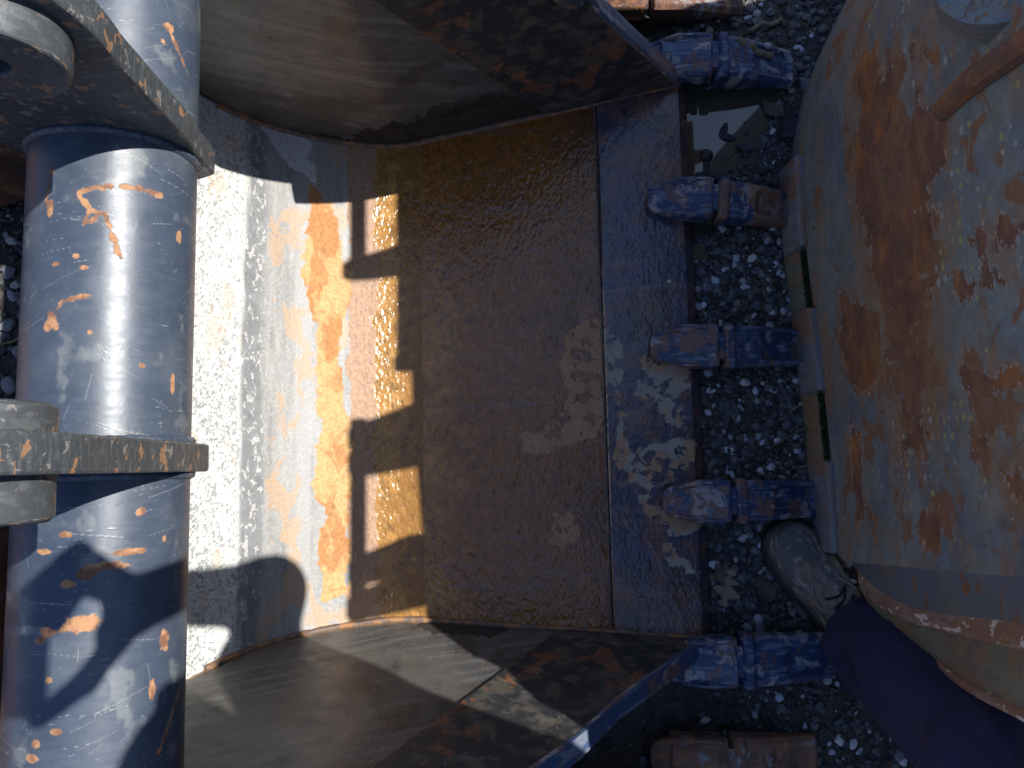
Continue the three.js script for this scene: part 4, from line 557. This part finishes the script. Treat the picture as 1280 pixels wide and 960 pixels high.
    for (let i = 0; i < 4; i++) { const u = 0.45 + i * 0.06; line([[u, 0.38], [u + 0.02, 0.5], [u, 0.62]], 0.0026, laceM, 'lace'); line([[u, 0.38], [u + 0.05, 0.5], [u + 0.06, 0.62]], 0.0024, laceM, 'lace'); }
  };
  shoe(toe, dir); shoe(toe2, dir2);
  // the phone in the hands; its lens is where the picture is taken from
  const ph = thing('phone', 'black smartphone held flat in a hand above the bucket', 'phone'); ph.position.set(0.010, H + 0.012, -0.012);
  const s = new THREE.Shape(), w = 0.078, d = 0.036, r = 0.009; s.moveTo(-w + r, -d); s.lineTo(w - r, -d); s.quadraticCurveTo(w, -d, w, -d + r); s.lineTo(w, d - r); s.quadraticCurveTo(w, d, w - r, d); s.lineTo(-w + r, d); s.quadraticCurveTo(-w, d, -w, d - r); s.lineTo(-w, -d + r); s.quadraticCurveTo(-w, -d, -w + r, -d);
  const g = new THREE.ExtrudeGeometry(s, { depth: 0.006, bevelEnabled: true, bevelSize: 0.001, bevelThickness: 0.001, bevelSegments: 2 }).rotateX(-Math.PI / 2);
  mesh('case', g, new THREE.MeshStandardMaterial({ color: 0x0c0c0e, roughness: 0.4 }), ph); mesh('screen', new THREE.BoxGeometry(0.146, 0.0006, 0.066).translate(0, 0.0075, 0), new THREE.MeshPhysicalMaterial({ color: 0x050506, roughness: 0.08 }), ph);
  mesh('lens', new THREE.CylinderGeometry(0.005, 0.005, 0.0016, 24).translate(-0.010, -0.0014, 0.012), new THREE.MeshPhysicalMaterial({ color: 0x020204, roughness: 0.05 }), ph);
}

// ------------------------------------------------------------------ gravel, stones, leaves, sticks
{
  const r = rng(42);
  const stoneGeo = (seed, det) => { const g = mergeVertices(new THREE.IcosahedronGeometry(1, det).deleteAttribute('uv').deleteAttribute('normal')), p = g.attributes.position, v = V3(), q = rng(seed), pl6 = []; for (let i = 0; i < 7; i++) pl6.push([V3(q() - 0.5, q() - 0.5, q() - 0.5).normalize(), 0.45 + 0.4 * q()]); const sx = 0.6 + 0.8 * q(), sy = 0.4 + 0.35 * q(); for (let i = 0; i < p.count; i++) { v.fromBufferAttribute(p, i); for (const [n, d] of pl6) { const t = v.dot(n); if (t > d) v.addScaledVector(n, (d - t) * 0.85); } v.multiplyScalar(0.92 + 0.18 * vn(v.x * 2 + seed, v.y * 2 + v.z * 3, seed)); p.setXYZ(i, v.x * sx, v.y * sy, v.z); } g.computeVertexNormals(); return planarUV(g, 'x', 'z', 2, 2); };
  const variants = [11, 12, 13, 14, 15, 16].map(s => stoneGeo(s, 1)), big = [21, 22, 23, 24, 25].map(s => stoneGeo(s, 3));
  const stoneM = new THREE.MeshStandardMaterial({ color: 0xffffff, roughness: 0.55, flatShading: true });
  const pebble = () => { const t = r(), k = r() < 0.10 ? 0.30 + 0.30 * r() : 0.030 + 0.15 * r() * r() + 0.03 * r(); return new THREE.Color().setRGB(k * (1 + 0.14 * (t - 0.45)), k, k * (1 + 0.28 * (0.5 - t))); };
  const spots = variants.map(() => []);
  const put = (x, z, s) => { if (inPoly(PUD, x, z) > -0.005 && r() > 0.06) return; if (x > -0.62 && x < 0.325 && z > -0.70 && z < 0.40) return; spots[r() * variants.length | 0].push([x, z, s]); };
  for (let i = 0; i < 6400; i++) put(lerp(0.30, 0.66, r()), lerp(-1.0, 0.75, r()), 0.0022 + 0.0085 * Math.pow(r(), 2.6));
  for (let i = 0; i < 2000; i++) { const x = lerp(0.32, 0.56, r()), z = lerp(-0.42, 0.25, r()); put(x, z, 0.003 + 0.0075 * Math.pow(r(), 1.6)); }
  for (let i = 0; i < 3500; i++) put(lerp(-1.0, -0.55, r()), lerp(-0.6, 0.6, r()), 0.004 + 0.009 * Math.pow(r(), 2));
  for (let i = 0; i < 5000; i++) put(lerp(-2, 2, r()), lerp(-2, 2, r()), 0.004 + 0.012 * r() * r());
  const gm = tag(new THREE.Group(), 'loose grey gravel of small pebbles between the buckets', 'gravel', null, 'stuff'), m4 = new THREE.Matrix4(), Q = new THREE.Quaternion(), Eu = new THREE.Euler();
  spots.forEach((L, k) => { const im = new THREE.InstancedMesh(variants[k], stoneM, L.length); L.forEach(([x, z, s], i) => { Eu.set((r() - 0.5) * 0.7, r() * 6.3, (r() - 0.5) * 0.7); m4.compose(V3(x, groundH(x, z) + s * 0.22, z), Q.setFromEuler(Eu), V3(s, s, s)); im.setMatrixAt(i, m4); im.setColorAt(i, pebble()); }); im.name = 'pebbles'; im.castShadow = im.receiveShadow = true; gm.add(im); }); gm.name = 'gravel'; scene.add(gm);
  { // crumbs of leaf, bark and straw trodden into the gravel
    const bits = [new THREE.BoxGeometry(1, 0.12, 0.5, 3, 1, 2), new THREE.CylinderGeometry(0.10, 0.07, 2.6, 5).rotateZ(Math.PI / 2)], lm = new THREE.MeshStandardMaterial({ color: 0xffffff, roughness: 0.9 }), lg = tag(new THREE.Group(), 'brown crumbs of leaf, bark and straw scattered in the gravel', 'leaf litter', null, 'stuff'); lg.name = 'leaf_litter';
    { const p = bits[0].attributes.position; for (let i = 0; i < p.count; i++) { const x = p.getX(i), z = p.getZ(i); p.setY(i, p.getY(i) + 0.35 * x * x - 0.3 * z * z); p.setZ(i, z * (1 - 1.3 * x * x) + 0.1 * x); } bits[0].computeVertexNormals(); }
    bits.forEach((g, k) => { const im = new THREE.InstancedMesh(g, lm, k ? 220 : 420); for (let i = 0; i < im.count; i++) { let x = lerp(0.32, 0.62, r()), z = lerp(-0.95, 0.7, r()); if (inPoly(PUD, x, z) > -0.01) z += 0.4; const sz = 0.004 + 0.007 * r(), c = 0.4 + 0.9 * r(); Eu.set((r() - 0.5) * 0.9, r() * 6.3, (r() - 0.5) * 0.9); m4.compose(V3(x, groundH(x, z) + 0.006, z), Q.setFromEuler(Eu), V3(sz, sz, sz)); im.setMatrixAt(i, m4); im.setColorAt(i, new THREE.Color().setRGB(0.13 * c, 0.085 * c, 0.05 * c)); } im.name = k ? 'straws' : 'crumbs'; im.castShadow = im.receiveShadow = true; lg.add(im); }); scene.add(lg);
  }
  // single larger stones, where the photograph shows them: px, py, radius in mm, grey
  const ST = [[893, 350, 9, 0.55], [920, 322, 7, 0.5], [904, 380, 6, 0.2], [893, 706, 11, 0.62], [945, 488, 8, 0.55], [926, 510, 7, 0.35], [948, 545, 8, 0.35], [953, 552, 7, 0.6], [932, 548, 7, 0.5], [885, 516, 8, 0.5], [908, 562, 6, 0.5], [958, 500, 7, 0.3], [975, 550, 6, 0.4], [1000, 548, 6, 0.5], [960, 365, 6, 0.2], [985, 275, 7, 0.5], [960, 300, 6, 0.4], [940, 298, 6, 0.35], [928, 296, 14, 0.09], [883, 302, 9, 0.07], [1008, 235, 8, 0.2], [975, 340, 6, 0.4], [1000, 320, 6, 0.45], [920, 700, 6, 0.35], [950, 715, 6, 0.4], [975, 710, 5, 0.55], [968, 695, 6, 0.5], [900, 760, 6, 0.3], [935, 785, 8, 0.25], [935, 22, 7, 0.5], [948, 55, 6, 0.45], [836, 25, 7, 0.5], [880, 30, 6, 0.5], [905, 50, 6, 0.6], [1006, 105, 15, 0.13], [975, 130, 9, 0.16], [1115, 850, 8, 0.5], [1150, 900, 8, 0.45], [1168, 925, 7, 0.5], [1118, 905, 8, 0.45], [1080, 870, 7, 0.5], [1150, 895, 6, 0.45], [1170, 870, 7, 0.4], [10, 340, 12, 0.22], [30, 372, 10, 0.25], [10, 408, 16, 0.28], [24, 440, 12, 0.3], [12, 482, 18, 0.3], [1070, 905, 6, 0.4], [1040, 940, 7, 0.4], [965, 930, 6, 0.4], [890, 480, 6, 0.25], [1020, 500, 7, 0.2], [915, 265, 8, 0.3]];
  for (const [px, py, mm, g] of ST) { const p = pix(px, py, GND + 0.01), s = mm / 1000, m = mesh('stone', big[r() * big.length | 0], new THREE.MeshStandardMaterial({ color: new THREE.Color().setRGB(g * 0.95, g * 0.99, g * 1.06), roughness: 0.6 }), null); m.position.set(p.x, groundH(p.x, p.z) + s * 0.25, p.z); m.scale.setScalar(s); m.rotation.set((r() - 0.5) * 0.4, r() * 6, (r() - 0.5) * 0.4); tag(m, `${g > 0.45 ? 'pale' : g > 0.18 ? 'grey' : 'dark'} ${mm > 8 ? 'large' : 'small'} stone ${px < 60 ? 'behind the steel tube' : px > 1030 ? 'on gravel under the rim of the weathered bucket' : py < 200 ? 'on mud near the puddle' : py < 400 ? 'between the second tooth from the puddle and the third' : py < 600 ? 'in the gravel between the third and fourth tooth from the puddle' : py < 800 ? 'in the gravel beside the shoe and oak leaf' : 'beside the rusty tooth of the brown bucket'}`, 'stone', 'larger stones in the gravel'); }
  { const p = pix(836, 352, 0.061), m = mesh('pebble', big[1], new THREE.MeshStandardMaterial({ color: new THREE.Color(0.4, 0.4, 0.38), roughness: 0.6 })); m.position.set(p.x, 0.0625, p.z); m.scale.set(0.006, 0.004, 0.004); tag(m, 'pale pebble lying on the bare steel lip', 'pebble'); }
  { const p = pix(826, 365, 0.061), m = mesh('pebble', big[2], new THREE.MeshStandardMaterial({ color: new THREE.Color(0.09, 0.075, 0.06), roughness: 0.6 })); m.position.set(p.x, 0.0625, p.z); m.scale.setScalar(0.0038); tag(m, 'small brown pebble lying on the bare steel lip', 'pebble'); }
  // leaves
  const leafM = (seed, c, c2) => new THREE.MeshPhysicalMaterial({ color: new THREE.Color().setRGB(...c), roughness: 0.75, side: THREE.DoubleSide });
  const leaf = (px, py, len, turn, col, oak, label, lift = 0.012) => { const n = 64, P = []; for (let i = 0; i <= n; i++) { const t = i / n, w = (Math.sin(Math.pow(t, 0.75) * Math.PI) * 0.30 + 0.015) * (oak ? 0.72 + 0.42 * Math.sin(t * 6.283 * 3.6 + 0.9 * Math.sin(t * 9)) : 1); P.push([t - 0.5, w]); }
    const g = grid(n, 8, (u, v) => { const i = Math.round(u * n), q = lerp(-1, 1, v); return [P[i][0] * len, (0.06 * Math.sin(u * 7) * Math.abs(q) + 0.14 * q * q * P[i][1] + 0.05 * Math.cos(u * 5)) * len * 0.9 - (Math.abs(q) < 0.02 ? 0.012 * len : 0), q * P[i][1] * len]; }), p = pix(px, py, GND + lift), m = mesh('leaf', g, leafM(0, col)); m.position.set(p.x, groundH(p.x, p.z) + lift, p.z); m.rotation.y = turn; tag(m, label, 'leaf'); };
  leaf(908, 732, 0.066, 1.2, [0.30, 0.20, 0.145], true, 'pale brown lobed oak leaf on gravel beside the bucket lip');
  leaf(904, 715, 0.055, 0.3, [0.15, 0.10, 0.075], true, 'darker curled oak leaf tucked under the pale one');
  leaf(955, 735, 0.045, 1.9, [0.07, 0.055, 0.042], false, 'narrow dark wet leaf on gravel near the shoe'); leaf(1003, 755, 0.06, 0.4, [0.16, 0.145, 0.13], true, 'grey lobed leaf on dark soil below the shoe');
  leaf(918, 160, 0.055, 0.5, [0.05, 0.045, 0.06], false, 'dark wet leaf lying at the edge of the puddle'); leaf(933, 178, 0.05, 1.4, [0.045, 0.04, 0.05], true, 'black soaked leaf with lobes at the puddle shore'); leaf(965, 135, 0.045, 2.4, [0.10, 0.085, 0.07], false, 'brown leaf on mud beyond the puddle'); leaf(985, 160, 0.05, 0.9, [0.035, 0.03, 0.045], false, 'black leaf beside the weathered bucket edge'); leaf(940, 130, 0.03, 0.2, [0.28, 0.27, 0.25], false, 'small pale leaf scrap floating on the puddle', 0.008);
  // sticks and straws
  const stick = (a, b, rad, col, label, h0 = 0.012, h1 = 0.012, name = 'stick') => { const p = pix(...a, GND + h0), q = pix(...b, GND + h1), n = 10, P = []; for (let i = 0; i <= n; i++) { const t = i / n, w = V3().lerpVectors(p, q, t); w.y = Math.max(w.y, groundH(w.x, w.z) + rad) + rad * 0.5 * Math.sin(i * 2.1); w.x += rad * 1.2 * (vn(i * 0.7, a[0]) - 0.5); w.z += rad * 2.4 * (vn(i * 0.7, a[1]) - 0.5); P.push(w); } const m = mesh(name, new THREE.TubeGeometry(new THREE.CatmullRomCurve3(P), 30, rad, 7), new THREE.MeshStandardMaterial({ color: new THREE.Color().setRGB(...col), roughness: 0.85 })); tag(m, label, name === 'stick' ? 'stick' : 'twig'); };
  stick([941, 37], [978, 22], 0.0045, [0.24, 0.18, 0.10], 'short tan stick lying on the gravel beyond the corner tooth'); stick([922, 50], [964, 73], 0.006, [0.19, 0.13, 0.075], 'thick brown stick lying across the corner tooth', 0.07, 0.05);
  stick([965, 560], [1030, 520], 0.0022, [0.10, 0.08, 0.06], 'thin dark twig leaning towards the weathered bucket', 0.012, 0.03, 'twig'); stick([985, 515], [1012, 500], 0.0012, [0.26, 0.20, 0.12], 'pale straw among the pebbles', 0.014, 0.02, 'twig'); stick([990, 585], [1034, 580], 0.0018, [0.20, 0.15, 0.09], 'pale thin twig near the tooth above the shoe', 0.012, 0.014, 'twig'); stick([866, 352], [872, 372], 0.001, [0.18, 0.15, 0.1], 'fine rootlet at the edge of the lip shadow', 0.012, 0.012, 'twig'); stick([2, 432], [34, 420], 0.002, [0.3, 0.2, 0.1], 'dry twig on bright gravel beside the tube', 0.02, 0.03, 'twig'); stick([900, 205], [922, 190], 0.0009, [0.03, 0.03, 0.03], 'black wiry twig sticking out of the puddle', 0.008, 0.03, 'twig');
}
renderer.render(scene, camera);
